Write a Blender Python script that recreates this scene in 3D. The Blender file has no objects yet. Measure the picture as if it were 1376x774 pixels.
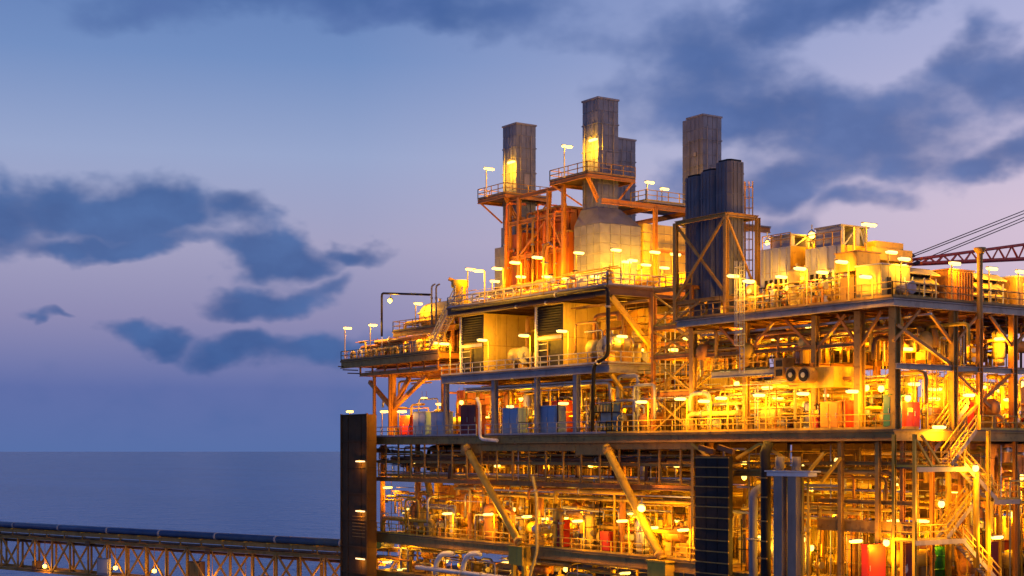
import bpy, math, random
from mathutils import Vector, Matrix
random.seed(7)
R = math.radians
scene = bpy.context.scene
COL = scene.collection

# ------------------------------------------------------------------ camera
# World: X = depth into the platform (d), Y = along its long front (a), Z up, camera eye level z = 0, sea at z = -28.
CAMX, CAMY = -84.7, -75.6
YAW = R(34.2)
FPX = 2045.0
cd = bpy.data.cameras.new("camera")
cd.sensor_width = 36.0
cd.lens = 36.0 * FPX / 1376.0
cd.shift_y = 219.0 / 1376.0
cd.clip_start = 0.5
cd.clip_end = 90000
cam = bpy.data.objects.new("camera", cd)
COL.objects.link(cam)
cam.location = (CAMX, CAMY, 0)
cam.rotation_euler = (R(90), 0, -YAW)
scene.camera = cam

# ------------------------------------------------------------------ render settings
scene.view_settings.view_transform = 'Standard'
scene.view_settings.look = 'None'
scene.view_settings.exposure = 0.0
scene.view_settings.gamma = 1.0
scene.view_settings.use_curve_mapping = False
scene.render.engine = 'CYCLES'
cy = scene.cycles
cy.use_denoising = True
cy.use_adaptive_sampling = True
cy.adaptive_threshold = 0.015
cy.max_bounces = 3
cy.diffuse_bounces = 1
cy.glossy_bounces = 2
cy.transmission_bounces = 2
cy.sample_clamp_indirect = 4.0
cy.sample_clamp_direct = 30.0
cy.caustics_reflective = False
cy.caustics_refractive = False

SF, CF = math.sin(YAW), math.cos(YAW)
FWD = Vector((SF, CF, 0))
RGT = Vector((CF, -SF, 0))

def srgb(r, g, b):
    f = lambda c: c / 255 / 12.92 if c <= 10 else ((c / 255 + 0.055) / 1.055) ** 2.4
    return (f(r), f(g), f(b), 1.0)

# ------------------------------------------------------------------ node helper
class NT:
    def __init__(s, tree):
        s.t = tree
    def n(s, typ, **kw):
        nd = s.t.nodes.new(typ)
        for k, v in kw.items():
            setattr(nd, k, v)
        return nd
    def l(s, a, b):
        s.t.links.new(a, b)
    def m(s, op, a, b=None, c=None, clamp=False):
        nd = s.t.nodes.new('ShaderNodeMath')
        nd.operation = op
        nd.use_clamp = clamp
        for i, v in enumerate((a, b, c)):
            if v is None:
                continue
            if isinstance(v, (int, float)):
                nd.inputs[i].default_value = v
            else:
                s.l(v, nd.inputs[i])
        return nd.outputs[0]
    def ramp(s, fac, stops, interp='LINEAR'):
        nd = s.t.nodes.new('ShaderNodeValToRGB')
        cr = nd.color_ramp
        cr.interpolation = interp
        while len(cr.elements) < len(stops):
            cr.elements.new(0.5)
        for e, (p, c) in zip(cr.elements, stops):
            e.position = p
            e.color = c if len(c) == 4 else (*c, 1)
        s.l(fac, nd.inputs[0])
        return nd.outputs[0]
    def mix(s, fac, a, b, blend='MIX'):
        nd = s.t.nodes.new('ShaderNodeMix')
        nd.data_type = 'RGBA'
        nd.blend_type = blend
        for sock, v in ((nd.inputs[0], fac), (nd.inputs[6], a), (nd.inputs[7], b)):
            if isinstance(v, (int, float)):
                sock.default_value = v
            elif isinstance(v, tuple):
                sock.default_value = v
            else:
                s.l(v, sock)
        return nd.outputs[2]

# ------------------------------------------------------------------ world: dusk sky with cloud banks
def azel(px, py):
    t = (px - 688) / FPX
    az = math.atan(t)
    el = math.atan((606 - py) / FPX * math.cos(az))
    return az, el

def build_world():
    w = bpy.data.worlds.new("World")
    scene.world = w
    w.use_nodes = True
    w.cycles.sampling_method = 'NONE'
    w.node_tree.nodes.clear()
    T = NT(w.node_tree)
    tc = T.n('ShaderNodeTexCoord')
    def dot(v):
        nd = T.n('ShaderNodeVectorMath', operation='DOT_PRODUCT')
        T.l(tc.outputs['Generated'], nd.inputs[0])
        nd.inputs[1].default_value = v
        return nd.outputs['Value']
    r, f = dot(tuple(RGT)), dot(tuple(FWD))
    z = dot((0, 0, 1))
    az = T.m('ARCTAN2', r, f)
    el = T.m('ARCSINE', z)
    # clear-sky colour by elevation: grey-blue sea haze, lilac band, deepening blue
    e01 = T.m('MULTIPLY', el, 1 / 0.5, clamp=True)
    cool = T.ramp(e01, [(0.0, srgb(82, 106, 160)), (0.08, srgb(88, 104, 160)), (0.17, srgb(132, 130, 170)), (0.27, srgb(154, 152, 184)), (0.38, srgb(143, 157, 194)), (0.50, srgb(108, 135, 184)), (0.62, srgb(86, 115, 170)), (1.0, srgb(44, 74, 138))])
    warm = T.ramp(e01, [(0.0, srgb(150, 132, 172)), (0.12, srgb(204, 176, 196)), (0.30, srgb(208, 187, 205)), (0.46, srgb(182, 177, 208)), (0.62, srgb(160, 168, 208)), (1.0, srgb(70, 92, 150))])
    wf = T.m('SMOOTHSTEP' if False else 'MULTIPLY_ADD', az, 1.9, 0.20, clamp=True)
    sky = T.mix(wf, cool, warm)
    # cloud field: fractal noise stretched along the horizon plus soft banks at their directions
    comb = T.n('ShaderNodeCombineXYZ')
    T.l(az, comb.inputs[0]); T.l(T.m('MULTIPLY', el, 1.5), comb.inputs[1])
    def noise(scale, detail, rough, off, dist=0.0):
        mp = T.n('ShaderNodeMapping')
        mp.inputs['Location'].default_value = off
        T.l(comb.outputs[0], mp.inputs[0])
        nz = T.n('ShaderNodeTexNoise')
        nz.inputs['Scale'].default_value = scale
        nz.inputs['Detail'].default_value = detail
        nz.inputs['Roughness'].default_value = rough
        nz.inputs['Distortion'].default_value = dist
        T.l(mp.outputs[0], nz.inputs['Vector'])
        return nz.outputs['Fac']
    n1 = noise(24.0, 4, 0.5, (3.1, 1.7, 0.4), 0.0)
    # ragged outlines: the directions are warped by noise before they are compared with the banks
    wn = T.n('ShaderNodeTexNoise')
    wn.inputs['Scale'].default_value = 16.0
    wn.inputs['Detail'].default_value = 4.0
    wn.inputs['Roughness'].default_value = 0.5
    T.l(comb.outputs[0], wn.inputs['Vector'])
    raw = T.n('ShaderNodeCombineXYZ')
    T.l(az, raw.inputs[0]); T.l(el, raw.inputs[1])
    wsc = T.n('ShaderNodeVectorMath', operation='MULTIPLY_ADD')
    T.l(wn.outputs['Color'], wsc.inputs[0])
    wsc.inputs[1].default_value = (0.095, 0.058, 0.0)
    wsc.inputs[2].default_value = (-0.0475, -0.029, 0.0)
    wad = T.n('ShaderNodeVectorMath', operation='ADD')
    T.l(raw.outputs[0], wad.inputs[0]); T.l(wsc.outputs[0], wad.inputs[1])
    def banks(lst, k):
        tot = None
        for (px, py, sx, sy, amp, tilt) in lst:
            a0, e0 = azel(px, py)
            mp = T.n('ShaderNodeMapping', vector_type='TEXTURE')
            mp.inputs['Location'].default_value = (a0, e0, 0)
            mp.inputs['Rotation'].default_value = (0, 0, R(tilt))
            mp.inputs['Scale'].default_value = (sx * k / FPX, sy * k / FPX, 1)
            T.l(wad.outputs[0], mp.inputs[0])
            dt = T.n('ShaderNodeVectorMath', operation='DOT_PRODUCT')
            T.l(mp.outputs[0], dt.inputs[0]); T.l(mp.outputs[0], dt.inputs[1])
            g = T.m('MULTIPLY_ADD', dt.outputs['Value'], -amp * .9, amp)
            tot = g if tot is None else T.m('SMOOTH_MAX', tot, g, 0.45)
        return tot
    blue = banks([
        (-20, 280, 120, 48, 1.0, 0), (85, 268, 75, 44, 1.0, 0), (200, 280, 100, 52, 1.1, 0), (315, 275, 55, 32, .9, -12), (140, 325, 170, 18, .9, 0),
        (370, 335, 90, 36, 1.1, 0), (480, 330, 62, 18, .9, -8), (345, 398, 85, 26, 1.0, 0), (440, 382, 50, 20, .7, 20),
        (205, 452, 66, 24, 1.0, 0), (345, 468, 95, 30, 1.0, 0), (440, 478, 90, 24, .8, 0), (65, 410, 44, 8, .7, -12), (600, 470, 170, 30, .5, 0), (250, 535, 560, 46, .16, 0),
    ], 1.12)
    grey = banks([
        (300, 2, 200, 26, .7, 0), (570, 8, 200, 34, 1.0, -3), (190, 26, 90, 28, .6, 0), (700, 42, 60, 18, .5, -10),
        (950, 80, 120, 66, 1.0, -10), (870, 62, 90, 24, .6, 0), (1020, 150, 170, 52, 1.1, -6), (1170, 175, 130, 52, 1.0, 0), (1110, 12, 190, 38, 1.1, 6), (1310, 80, 50, 50, .9, 20), (1370, 115, 90, 46, 1.0, 16), (1250, 130, 70, 30, .8, 10),
        (1345, 215, 100, 30, 1.0, 8), (1050, 235, 150, 34, 1.0, 4), (1220, 215, 90, 30, .9, 4), (1150, 272, 70, 20, .8, 0), (1020, 292, 100, 24, .7, 0), (850, 160, 60, 24, .5, 0), (770, 70, 60, 16, .45, 0),
    ], 1.22)
    nz1 = T.m('SUBTRACT', n1, 0.5)
    cb = T.m('MULTIPLY_ADD', nz1, 0.9, T.m('ADD', blue, -.04))
    cbm = T.ramp(T.m('MULTIPLY', cb, 1.0, clamp=True), [(0.0, (0, 0, 0)), (0.85, (1, 1, 1))], 'EASE')
    cg = T.m('MULTIPLY_ADD', nz1, 1.2, T.m('ADD', grey, -.02))
    cgm = T.ramp(T.m('MULTIPLY', cg, 1.0, clamp=True), [(0.0, (0, 0, 0)), (1.0, (1, 1, 1))], 'EASE')
    # cloud bodies: slate blue low in the west, violet grey towards the afterglow, a little modelling from the fine noise
    cshade = T.mix(T.ramp(n1, [(.3, (0, 0, 0)), (.7, (1, 1, 1))]), srgb(32, 73, 132), srgb(54, 94, 152))
    gshade = T.mix(T.ramp(n1, [(.3, (0, 0, 0)), (.7, (1, 1, 1))]), srgb(42, 78, 138), srgb(78, 104, 160))
    c1 = T.mix(T.m('MULTIPLY', cbm, 0.88), sky, cshade)
    c2 = T.mix(T.m('MULTIPLY', cgm, 0.90), c1, gshade)
    # physical dusk sky underneath
    ns = T.n('ShaderNodeTexSky', sky_type='NISHITA')
    ns.sun_disc = False
    ns.sun_elevation = R(0.5)
    ns.sun_rotation = SUN_ROT
    nsx = T.mix(1.0, ns.outputs[0], (0.010, 0.010, 0.010, 1), 'MULTIPLY')
    fin = T.mix(1.0, c2, nsx, 'ADD')
    bg = T.n('ShaderNodeBackground')
    bg.inputs['Strength'].default_value = 1.12
    T.l(fin, bg.inputs['Color'])
    out = T.n('ShaderNodeOutputWorld')
    T.l(bg.outputs[0], out.inputs['Surface'])

# afterglow: a weak broad sun low over the horizon, to the right of the view
SUN_AZ = YAW + R(75)                       # clockwise from +Y
SUN_ROT = SUN_AZ
build_world()
sd = bpy.data.lights.new("sun", 'SUN')
sd.energy = 0.28
sd.angle = R(25)
sd.color = (1.0, 0.72, 0.66)
sun = bpy.data.objects.new("sun", sd)
COL.objects.link(sun)
SUN_EL = R(9)
sdir = Vector((math.sin(SUN_AZ) * math.cos(SUN_EL), math.cos(SUN_AZ) * math.cos(SUN_EL), math.sin(SUN_EL)))
sun.rotation_euler = sdir.to_track_quat('Z', 'Y').to_euler()

# lamp light
LAMP_COL = (1.0, 0.42, 0.008)
LAMP_GAIN = 2.5

# ------------------------------------------------------------------ survey: picture point -> place, on a plane of the platform
def ray(px, py):
    return FWD + RGT * ((px - 688) / FPX) + Vector((0, 0, (606 - py) / FPX))
def S(px, py, d=0.0):
    v = ray(px, py); t = (d - CAMX) / v.x
    return Vector((d, CAMY + v.y * t, v.z * t))
def SA(px, py, a=0.0):
    v = ray(px, py); t = (a - CAMY) / v.y
    return Vector((CAMX + v.x * t, a, v.z * t))
def A_at(px, d=0.0):
    return S(px, 606, d).y
def D_at(px, a=0.0):
    return SA(px, 606, a).x
def proj(p):
    x, y = p[0] - CAMX, p[1] - CAMY
    f = x * SF + y * CF
    return 688 + FPX * (x * CF - y * SF) / f

# ------------------------------------------------------------------ materials
MATS = {}
def mat(name, c1, c2=None, rough=0.5, metal=0.0, scale=0.6, rust=0.0, streak=0.0, bump=0.0):
    if name in MATS:
        return MATS[name]
    m = bpy.data.materials.new(name)
    m.use_nodes = True
    T = NT(m.node_tree)
    b = m.node_tree.nodes['Principled BSDF']
    b.inputs['Roughness'].default_value = rough
    b.inputs['Metallic'].default_value = metal
    b.inputs['Specular IOR Level'].default_value = 0.3
    geo = T.n('ShaderNodeNewGeometry')
    def nz(sc, det, st=(1, 1, 1)):
        mp = T.n('ShaderNodeMapping')
        mp.inputs['Scale'].default_value = st
        T.l(geo.outputs['Position'], mp.inputs[0])
        n = T.n('ShaderNodeTexNoise')
        n.inputs['Scale'].default_value = sc
        n.inputs['Detail'].default_value = det
        T.l(mp.outputs[0], n.inputs['Vector'])
        return n.outputs['Fac']
    c1 = (*c1, 1); c2 = (*(c2 or tuple(x * 0.72 for x in c1[:3])), 1)
    f = T.ramp(nz(scale, 5), [(0.32, (0, 0, 0)), (0.68, (1, 1, 1))])
    col = T.mix(f, c1, c2)
    if streak:
        sfac = T.ramp(nz(1.6, 4, (1, 1, 0.12)), [(0.52, (0, 0, 0)), (0.72, (1, 1, 1))])
        col = T.mix(T.m('MULTIPLY', sfac, streak), col, (0.09, 0.055, 0.03, 1))
    if rust:
        rf = T.ramp(nz(2.3, 6), [(0.58, (0, 0, 0)), (0.66, (1, 1, 1))])
        col = T.mix(T.m('MULTIPLY', rf, rust), col, (0.13, 0.045, 0.015, 1))
    T.l(col, b.inputs['Base Color'])
    rr = T.m('MULTIPLY_ADD', nz(3.0, 3), 0.3, rough - 0.15, clamp=True)
    T.l(rr, b.inputs['Roughness'])
    if bump:
        bp = T.n('ShaderNodeBump')
        bp.inputs['Strength'].default_value = bump
        bp.inputs['Distance'].default_value = 0.05
        T.l(nz(4.0, 4), bp.inputs['Height'])
        T.l(bp.outputs[0], b.inputs['Normal'])
    MATS[name] = m
    return m
def emit(name, col, strength):
    m = bpy.data.materials.new(name)
    m.use_nodes = True
    nt = m.node_tree
    b = nt.nodes['Principled BSDF']
    b.inputs['Base Color'].default_value = (0.8, 0.8, 0.75, 1)
    b.inputs['Emission Color'].default_value = (*col, 1)
    b.inputs['Emission Strength'].default_value = strength
    MATS[name] = m
    return m
mat('yellow', (0.70, 0.45, 0.04), (0.58, 0.34, 0.03), 0.45, rust=0.25, streak=0.4)
mat('cream', (0.72, 0.55, 0.15), (0.62, 0.45, 0.10), 0.5, rust=0.12, streak=0.45)
mat('orange', (0.60, 0.27, 0.05), (0.48, 0.18, 0.03), 0.5, rust=0.35, streak=0.35)
mat('steel', (0.46, 0.27, 0.065), (0.36, 0.20, 0.045), 0.6, rust=0.45, streak=0.4)  # base colour warmed to stand in for lamplight on the front steelwork
mat('brown', (0.16, 0.085, 0.04), (0.10, 0.05, 0.025), 0.6, rust=0.5)
mat('grey', (0.42, 0.43, 0.45), (0.32, 0.33, 0.36), 0.5, rust=0.15, streak=0.3)
mat('greypaint', (0.32, 0.31, 0.32), (0.24, 0.23, 0.24), 0.5, rust=0.15, streak=0.3)
mat('clad', (0.22, 0.235, 0.275), (0.16, 0.17, 0.205), 0.5, 0.25, scale=1.1, streak=0.06)
mat('silver', (0.55, 0.54, 0.52), (0.42, 0.41, 0.40), 0.35, 0.7, scale=1.5)
mat('silencer', (0.14, 0.145, 0.175), (0.10, 0.105, 0.13), 0.5, 0.2, streak=0.2)
mat('riser', (0.024, 0.021, 0.022), (0.016, 0.014, 0.015), 0.75)
mat('duct_orange', (0.60, 0.17, 0.025), (0.50, 0.12, 0.02), 0.5, streak=0.3)
mat('warmgrey', (0.50, 0.41, 0.31), (0.40, 0.32, 0.24), 0.55, rust=0.2, streak=0.3)
mat('concrete', (0.27, 0.24, 0.20), (0.20, 0.175, 0.15), 0.6, streak=0.3)
mat('dark', (0.009, 0.007, 0.010), (0.006, 0.005, 0.007), 0.6)
mat('tower', (0.095, 0.048, 0.014), (0.062, 0.030, 0.009), 0.8, rust=0.3, streak=0.4)
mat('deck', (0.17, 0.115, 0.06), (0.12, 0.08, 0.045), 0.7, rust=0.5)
mat('red', (0.52, 0.035, 0.02), (0.40, 0.025, 0.015), 0.45, streak=0.2)
mat('maroon', (0.20, 0.03, 0.03), (0.14, 0.02, 0.025), 0.5, streak=0.2)
mat('blue', (0.26, 0.42, 0.62), (0.21, 0.35, 0.54), 0.45, streak=0.2)
mat('pipeblue', (0.030, 0.085, 0.20), (0.022, 0.06, 0.15), 0.4, streak=0.2)
mat('teal', (0.03, 0.20, 0.20), (0.02, 0.14, 0.15), 0.5)
mat('green', (0.03, 0.26, 0.06), (0.02, 0.18, 0.04), 0.45)
mat('white', (0.74, 0.74, 0.74), (0.62, 0.62, 0.62), 0.45, streak=0.25)
mat('boomred', (0.55, 0.07, 0.04), (0.42, 0.05, 0.03), 0.5, rust=0.3)
mat('cable', (0.06, 0.05, 0.055), (0.04, 0.035, 0.04), 0.6)
emit('lampglow', (1.0, 0.72, 0.15), 3.0)
emit('striplight', (1.0, 0.72, 0.36), 1.8)

# ------------------------------------------------------------------ mesh builder
class MB:
    def __init__(s):
        s.v, s.f, s.mi, s.sm, s.mats = [], [], [], [], []
    def slot(s, m):
        if m not in s.mats:
            s.mats.append(m)
        return s.mats.index(m)
    def quadmesh(s, vs, fs, m, smooth=False):
        o = len(s.v); k = s.slot(m)
        s.v += [tuple(p) for p in vs]
        for f in fs:
            s.f.append(tuple(i + o for i in f)); s.mi.append(k); s.sm.append(smooth)
    def box(s, x0, y0, z0, x1, y1, z1, m):
        vs = [(x, y, z) for z in (z0, z1) for y in (y0, y1) for x in (x0, x1)]
        s.quadmesh(vs, [(0, 2, 3, 1), (4, 5, 7, 6), (0, 1, 5, 4), (2, 6, 7, 3), (0, 4, 6, 2), (1, 3, 7, 5)], m)
    def bar(s, p, q, w, h, m):
        M = barmat(p, q, w, h)
        vs = [M @ Vector((x, y, z)) for z in (-.5, .5) for y in (-.5, .5) for x in (-.5, .5)]
        s.quadmesh(vs, [(0, 2, 3, 1), (4, 5, 7, 6), (0, 1, 5, 4), (2, 6, 7, 3), (0, 4, 6, 2), (1, 3, 7, 5)], m)
    def sweep(s, pts, r, m, n=8, caps=True):
        pts = [Vector(p) for p in pts]
        rr = r if isinstance(r, (list, tuple)) else [r] * len(pts)
        o = len(s.v); k = s.slot(m)
        prev = None
        for i, p in enumerate(pts):
            t = ((pts[i] - pts[i - 1]).normalized() if i else Vector()) + ((pts[i + 1] - pts[i]).normalized() if i < len(pts) - 1 else Vector())
            if t.length < 1e-6:
                t = Vector((0, 0, 1))
            t.normalize()
            if prev is None:
                u = t.orthogonal().normalized()
            else:
                u = (prev - t * prev.dot(t))
                u = u.normalized() if u.length > 1e-5 else t.orthogonal().normalized()
            prev = u
            w = t.cross(u)
            for j in range(n):
                a = 2 * math.pi * j / n
                s.v.append(tuple(p + (u * math.cos(a) + w * math.sin(a)) * rr[i]))
        for i in range(len(pts) - 1):
            for j in range(n):
                a, b = o + i * n + j, o + i * n + (j + 1) % n
                s.f.append((a, b, b + n, a + n)); s.mi.append(k); s.sm.append(True)
        if caps:
            s.f.append(tuple(o + j for j in reversed(range(n)))); s.mi.append(k); s.sm.append(False)
            e = o + (len(pts) - 1) * n
            s.f.append(tuple(e + j for j in range(n))); s.mi.append(k); s.sm.append(False)
    def mesh(s, name):
        me = bpy.data.meshes.new(name)
        me.from_pydata(s.v, [], s.f)
        for m in s.mats:
            me.materials.append(MATS[m])
        me.polygons.foreach_set('material_index', s.mi)
        me.polygons.foreach_set('use_smooth', s.sm)
        me.update()
        return me

def barmat(p, q, w, h):
    p, q = Vector(p), Vector(q)
    x = q - p
    L = x.length
    x = x / L
    up = Vector((0, 0, 1)) if abs(x.z) < 0.98 else Vector((1, 0, 0))
    y = up.cross(x).normalized()
    z = x.cross(y)
    c = (p + q) / 2
    return Matrix(((x.x * L, y.x * w, z.x * h, c.x), (x.y * L, y.y * w, z.y * h, c.y), (x.z * L, y.z * w, z.z * h, c.z), (0, 0, 0, 1)))

UN = {}
def unit(kind, m):
    key = (kind, m)
    if key in UN:
        return UN[key]
    b = MB()
    if kind == 'box':
        b.box(-.5, -.5, -.5, .5, .5, .5, m)
    elif kind == 'tube':
        b.sweep([(-.5, 0, 0), (.5, 0, 0)], .5, m, 12)
    elif kind == 'rod':
        b.sweep([(-.5, 0, 0), (.5, 0, 0)], .5, m, 6)
    elif kind == 'ibeam':
        b.box(-.5, -.5, .38, .5, .5, .5, m)
        b.box(-.5, -.5, -.5, .5, .5, -.38, m)
        b.box(-.5, -.1, -.38, .5, .1, .38, m)
    elif kind == 'vessel':            # along x, domed ends
        prof = [(-.5, .06), (-.485, .25), (-.45, .4), (-.40, .475), (-.36, .5), (.36, .5), (.40, .475), (.45, .4), (.485, .25), (.5, .06)]
        b.sweep([(x, 0, 0) for x, _ in prof], [r for _, r in prof], m, 20)
    elif kind == 'flange':
        b.sweep([(-.5, 0, 0), (.5, 0, 0)], .5, m, 10)
    elif kind == 'wheel':
        pts = [(0, .5 * math.cos(2 * math.pi * i / 10), .5 * math.sin(2 * math.pi * i / 10)) for i in range(11)]
        b.sweep(pts, .06, m, 5, False)
        b.bar((0, -.5, 0), (0, .5, 0), .08, .08, m)
        b.bar((0, 0, -.5), (0, 0, .5), .08, .08, m)
    elif kind == 'louvre':            # slanting blade along y
        b.quadmesh([(-.5, -.5, .5), (-.5, .5, .5), (.5, .5, -.5), (.5, -.5, -.5), (-.38, -.5, .5), (-.38, .5, .5), (.62, .5, -.5), (.62, -.5, -.5)], [(0, 1, 2, 3), (7, 6, 5, 4), (0, 4, 5, 1), (3, 2, 6, 7), (0, 3, 7, 4), (1, 5, 6, 2)], m)
    UN[key] = b.mesh(kind)
    return UN[key]

W = {}
def link(name, data, M, parent=None):
    o = bpy.data.objects.new(name, data)
    COL.objects.link(o)
    W[o.name] = M
    if parent is not None:
        o.parent = parent
        o.matrix_parent_inverse = W[parent.name].inverted()
    o.matrix_basis = M
    return o

AUTO = []
def thing(name, desc, cat, base, zone=None, mesh=None, group=None):
    o = link(name, mesh, Matrix.Translation(Vector(base)))
    o['category'] = cat
    if zone is None:
        o['label'] = desc
        if group:
            o['group'] = group
    else:
        AUTO.append((o, desc, zone, name))
    return o
def bar(t, name, p, q, w, h, m, kind='box'):
    return link(name, unit(kind, m), barmat(p, q, w, h), t)
def box(t, name, x0, y0, z0, x1, y1, z1, m):
    M = Matrix.Translation(((x0 + x1) / 2, (y0 + y1) / 2, (z0 + z1) / 2)) @ Matrix.Diagonal((abs(x1 - x0), abs(y1 - y0), abs(z1 - z0), 1))
    return link(name, unit('box', m), M, t)
def tube(t, name, p, q, r, m, kind='tube'):
    return link(name, unit(kind, m), barmat(p, q, 2 * r, 2 * r), t)
def mesh(t, name, mb, kind=None):
    """a one-off mesh given in world coordinates, as a child of t"""
    o = link(name, mb.mesh(name), Matrix.Identity(4), t)
    if kind:
        o['kind'] = kind
    return o
def structure(name, mb):
    o = link(name, mb.mesh(name), Matrix.Identity(4))
    o['kind'] = 'structure'
    return o

ORD = ['first', 'second', 'third', 'fourth', 'fifth', 'sixth', 'seventh', 'eighth', 'ninth', 'tenth', 'eleventh', 'twelfth', 'thirteenth', 'fourteenth', 'fifteenth', 'sixteenth', 'seventeenth', 'eighteenth', 'nineteenth']
def ordinal(i):
    if i < 19:
        return ORD[i]
    tens = {2: 'twent', 3: 'thirt', 4: 'fort', 5: 'fift', 6: 'sixt', 7: 'sevent', 8: 'eight', 9: 'ninet'}
    n = i + 1
    t, u = divmod(n, 10)
    return tens[t] + 'ieth' if u == 0 else tens[t] + 'y-' + ORD[u - 1]
def finish_labels():
    sets = {}
    for o, desc, zone, name in AUTO:
        sets.setdefault((desc, zone), []).append(o)
    for (desc, zone), os_ in sets.items():
        os_.sort(key=lambda o: proj(o.location))
        for i, o in enumerate(os_):
            if len(os_) == 1:
                o['label'] = f"{desc} {zone}"
            else:
                o['label'] = f"{desc} {zone}, {ordinal(i)} from the dark tower"
                o['group'] = f"{desc}s {zone}"

# ------------------------------------------------------------------ reusable pieces
def rail_mesh(mb, pts, m, step=1.5, h=1.1, th=0.07, toe=True):
    for p, q in zip(pts, pts[1:]):
        p, q = Vector(p), Vector(q)
        L = (q - p).length
        n = max(1, round(L / step))
        for i in range(n + 1):
            b = p.lerp(q, i / n)
            mb.bar(b, b + Vector((0, 0, h)), th, th, m)
        for hh in (h, h * 0.55):
            mb.bar(p + Vector((0, 0, hh)), q + Vector((0, 0, hh)), th, th, m)
        if toe:
            mb.bar(p + Vector((0, 0, .09)), q + Vector((0, 0, .09)), .03, .16, m)
def guardrail(t, pts, m='yellow', **kw):
    mb = MB()
    rail_mesh(mb, pts, m, **kw)
    return mesh(t, 'guardrail', mb)

def light(t, p, power, radius=0.16):
    l = bpy.data.lights.new('bulb', 'POINT')
    l.energy = power * LAMP_GAIN
    l.color = LAMP_COL
    l.shadow_soft_size = radius
    link('bulb', l, Matrix.Translation(Vector(p)), t)

def head(t, c, along, L, power, tilt=0.0, drop=0.42):
    """fluorescent luminaire: housing over a glowing diffuser"""
    c = Vector(c)
    v = Vector((1, 0, 0)) if along == 'd' else (Vector((0, 1, 0)) if along == 'a' else Vector(along).normalized())
    p, q = c - v * L / 2, c + v * L / 2
    bar(t, 'housing', p + Vector((0, 0, .10)), q + Vector((0, 0, .10)), .22, .09, 'warmgrey')
    link('diffuser', unit('vessel', 'lampglow'), barmat(p, q, .36, .27), t)
    if power:
        light(t, c - Vector((0, 0, drop)), power)

def lamp_post(px, py, d, zdeck, zone, power=500, m='yellow', L=1.2, along='d', desc='yellow lamp post', side=1):
    c = S(px, py, d)
    t = thing('lamp_post', desc, 'lamp post', (d, c.y, zdeck), zone)
    off = Vector((-0.75 if side < 0 else 0.35, 0, 0))
    base = Vector((d, c.y, zdeck)) - off
    top = Vector((base.x, base.y, c.z + .05))
    tube(t, 'pole', base, top, .06, m)
    box(t, 'foot', base.x - .14, base.y - .14, zdeck, base.x + .14, base.y + .14, zdeck + .05, m)
    bar(t, 'arm', top, c + Vector((0, 0, .12)), .07, .07, m)
    head(t, c, along, L, power)
    return t
def hung_lamp(px, py, d, ztop, zone, power=500, L=1.2, along='d', desc='hanging tube light'):
    c = S(px, py, d)
    if random.random() < .3:
        along = 'a'
    t = thing('hanging_lamp', desc, 'lamp', (d, c.y, c.z), zone)
    ztop = max(ztop, c.z + .4)
    v = Vector((1, 0, 0)) if along == 'd' else Vector((0, 1, 0))
    for s in (-.4, .4):
        tube(t, 'hanger', c + v * s * L + Vector((0, 0, .12)), Vector((c.x, c.y, ztop)) + v * s * L, .025, 'steel', 'rod')
    if random.random() < .4:
        mb = MB()
        mb.sweep([c + Vector((0, 0, z_)) for z_ in (-.32, -.27, -.12, .05, .16)], [.05, .16, .24, .22, .14], 'lampglow', 14)
        mesh(t, 'globe', mb)
        tube(t, 'cap', c + Vector((0, 0, .14)), c + Vector((0, 0, .24)), .26, 'warmgrey')
        light(t, c - Vector((0, 0, .5)), power * 1.1)
    else:
        head(t, c, along, L, power)
    return t
def flood(px, py, d, zone, power=900, r=.28, desc='round floodlight'):
    c = S(px, py, d)
    t = thing('floodlight', desc, 'floodlight', c, zone)
    aim = Vector((-.62, -.62, -.5)).normalized()
    tube(t, 'lamp_body', c - aim * .4, c, r, 'grey')
    tube(t, 'lens', c, c + aim * .08, r * .92, 'lampglow')
    bar(t, 'yoke', c - aim * .3 - Vector((0, 0, .1)), c - aim * .3 + Vector((0, 0, .75)), .08, .08, 'grey')
    light(t, c + aim * .5, power, .2)
    return t

def fillet(pts, r):
    pts = [Vector(p) for p in pts]
    out = [pts[0]]
    for i in range(1, len(pts) - 1):
        a, b, c = pts[i - 1], pts[i], pts[i + 1]
        u, v = (a - b), (c - b)
        k = min(r, u.length * .45, v.length * .45)
        p, q = b + u.normalized() * k, b + v.normalized() * k
        out += [p, (p + q + b * 2) / 4, q]
    out.append(pts[-1])
    return out
def pipe(desc, zone, pts, r, m, flanges=2, supports=0, zs=None, n=9, name='pipe'):
    t = thing(name, desc, 'pipe', pts[0], zone)
    mb = MB()
    mb.sweep(fillet(pts, r * 3), r, m, n)
    mesh(t, 'run', mb)
    segs = [(Vector(p), Vector(q)) for p, q in zip(pts, pts[1:])]
    for i in range(flanges):
        p, q = segs[i % len(segs)]
        if (q - p).length < r * 8:
            continue
        f = .5 if i >= len(segs) else (.28 if i % 2 else .7)
        c = p.lerp(q, f)
        u = (q - p).normalized()
        tube(t, 'flange', c - u * .09, c + u * .09, r * 1.5, 'silver' if r > .12 else m, 'flange')
    return t

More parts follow.
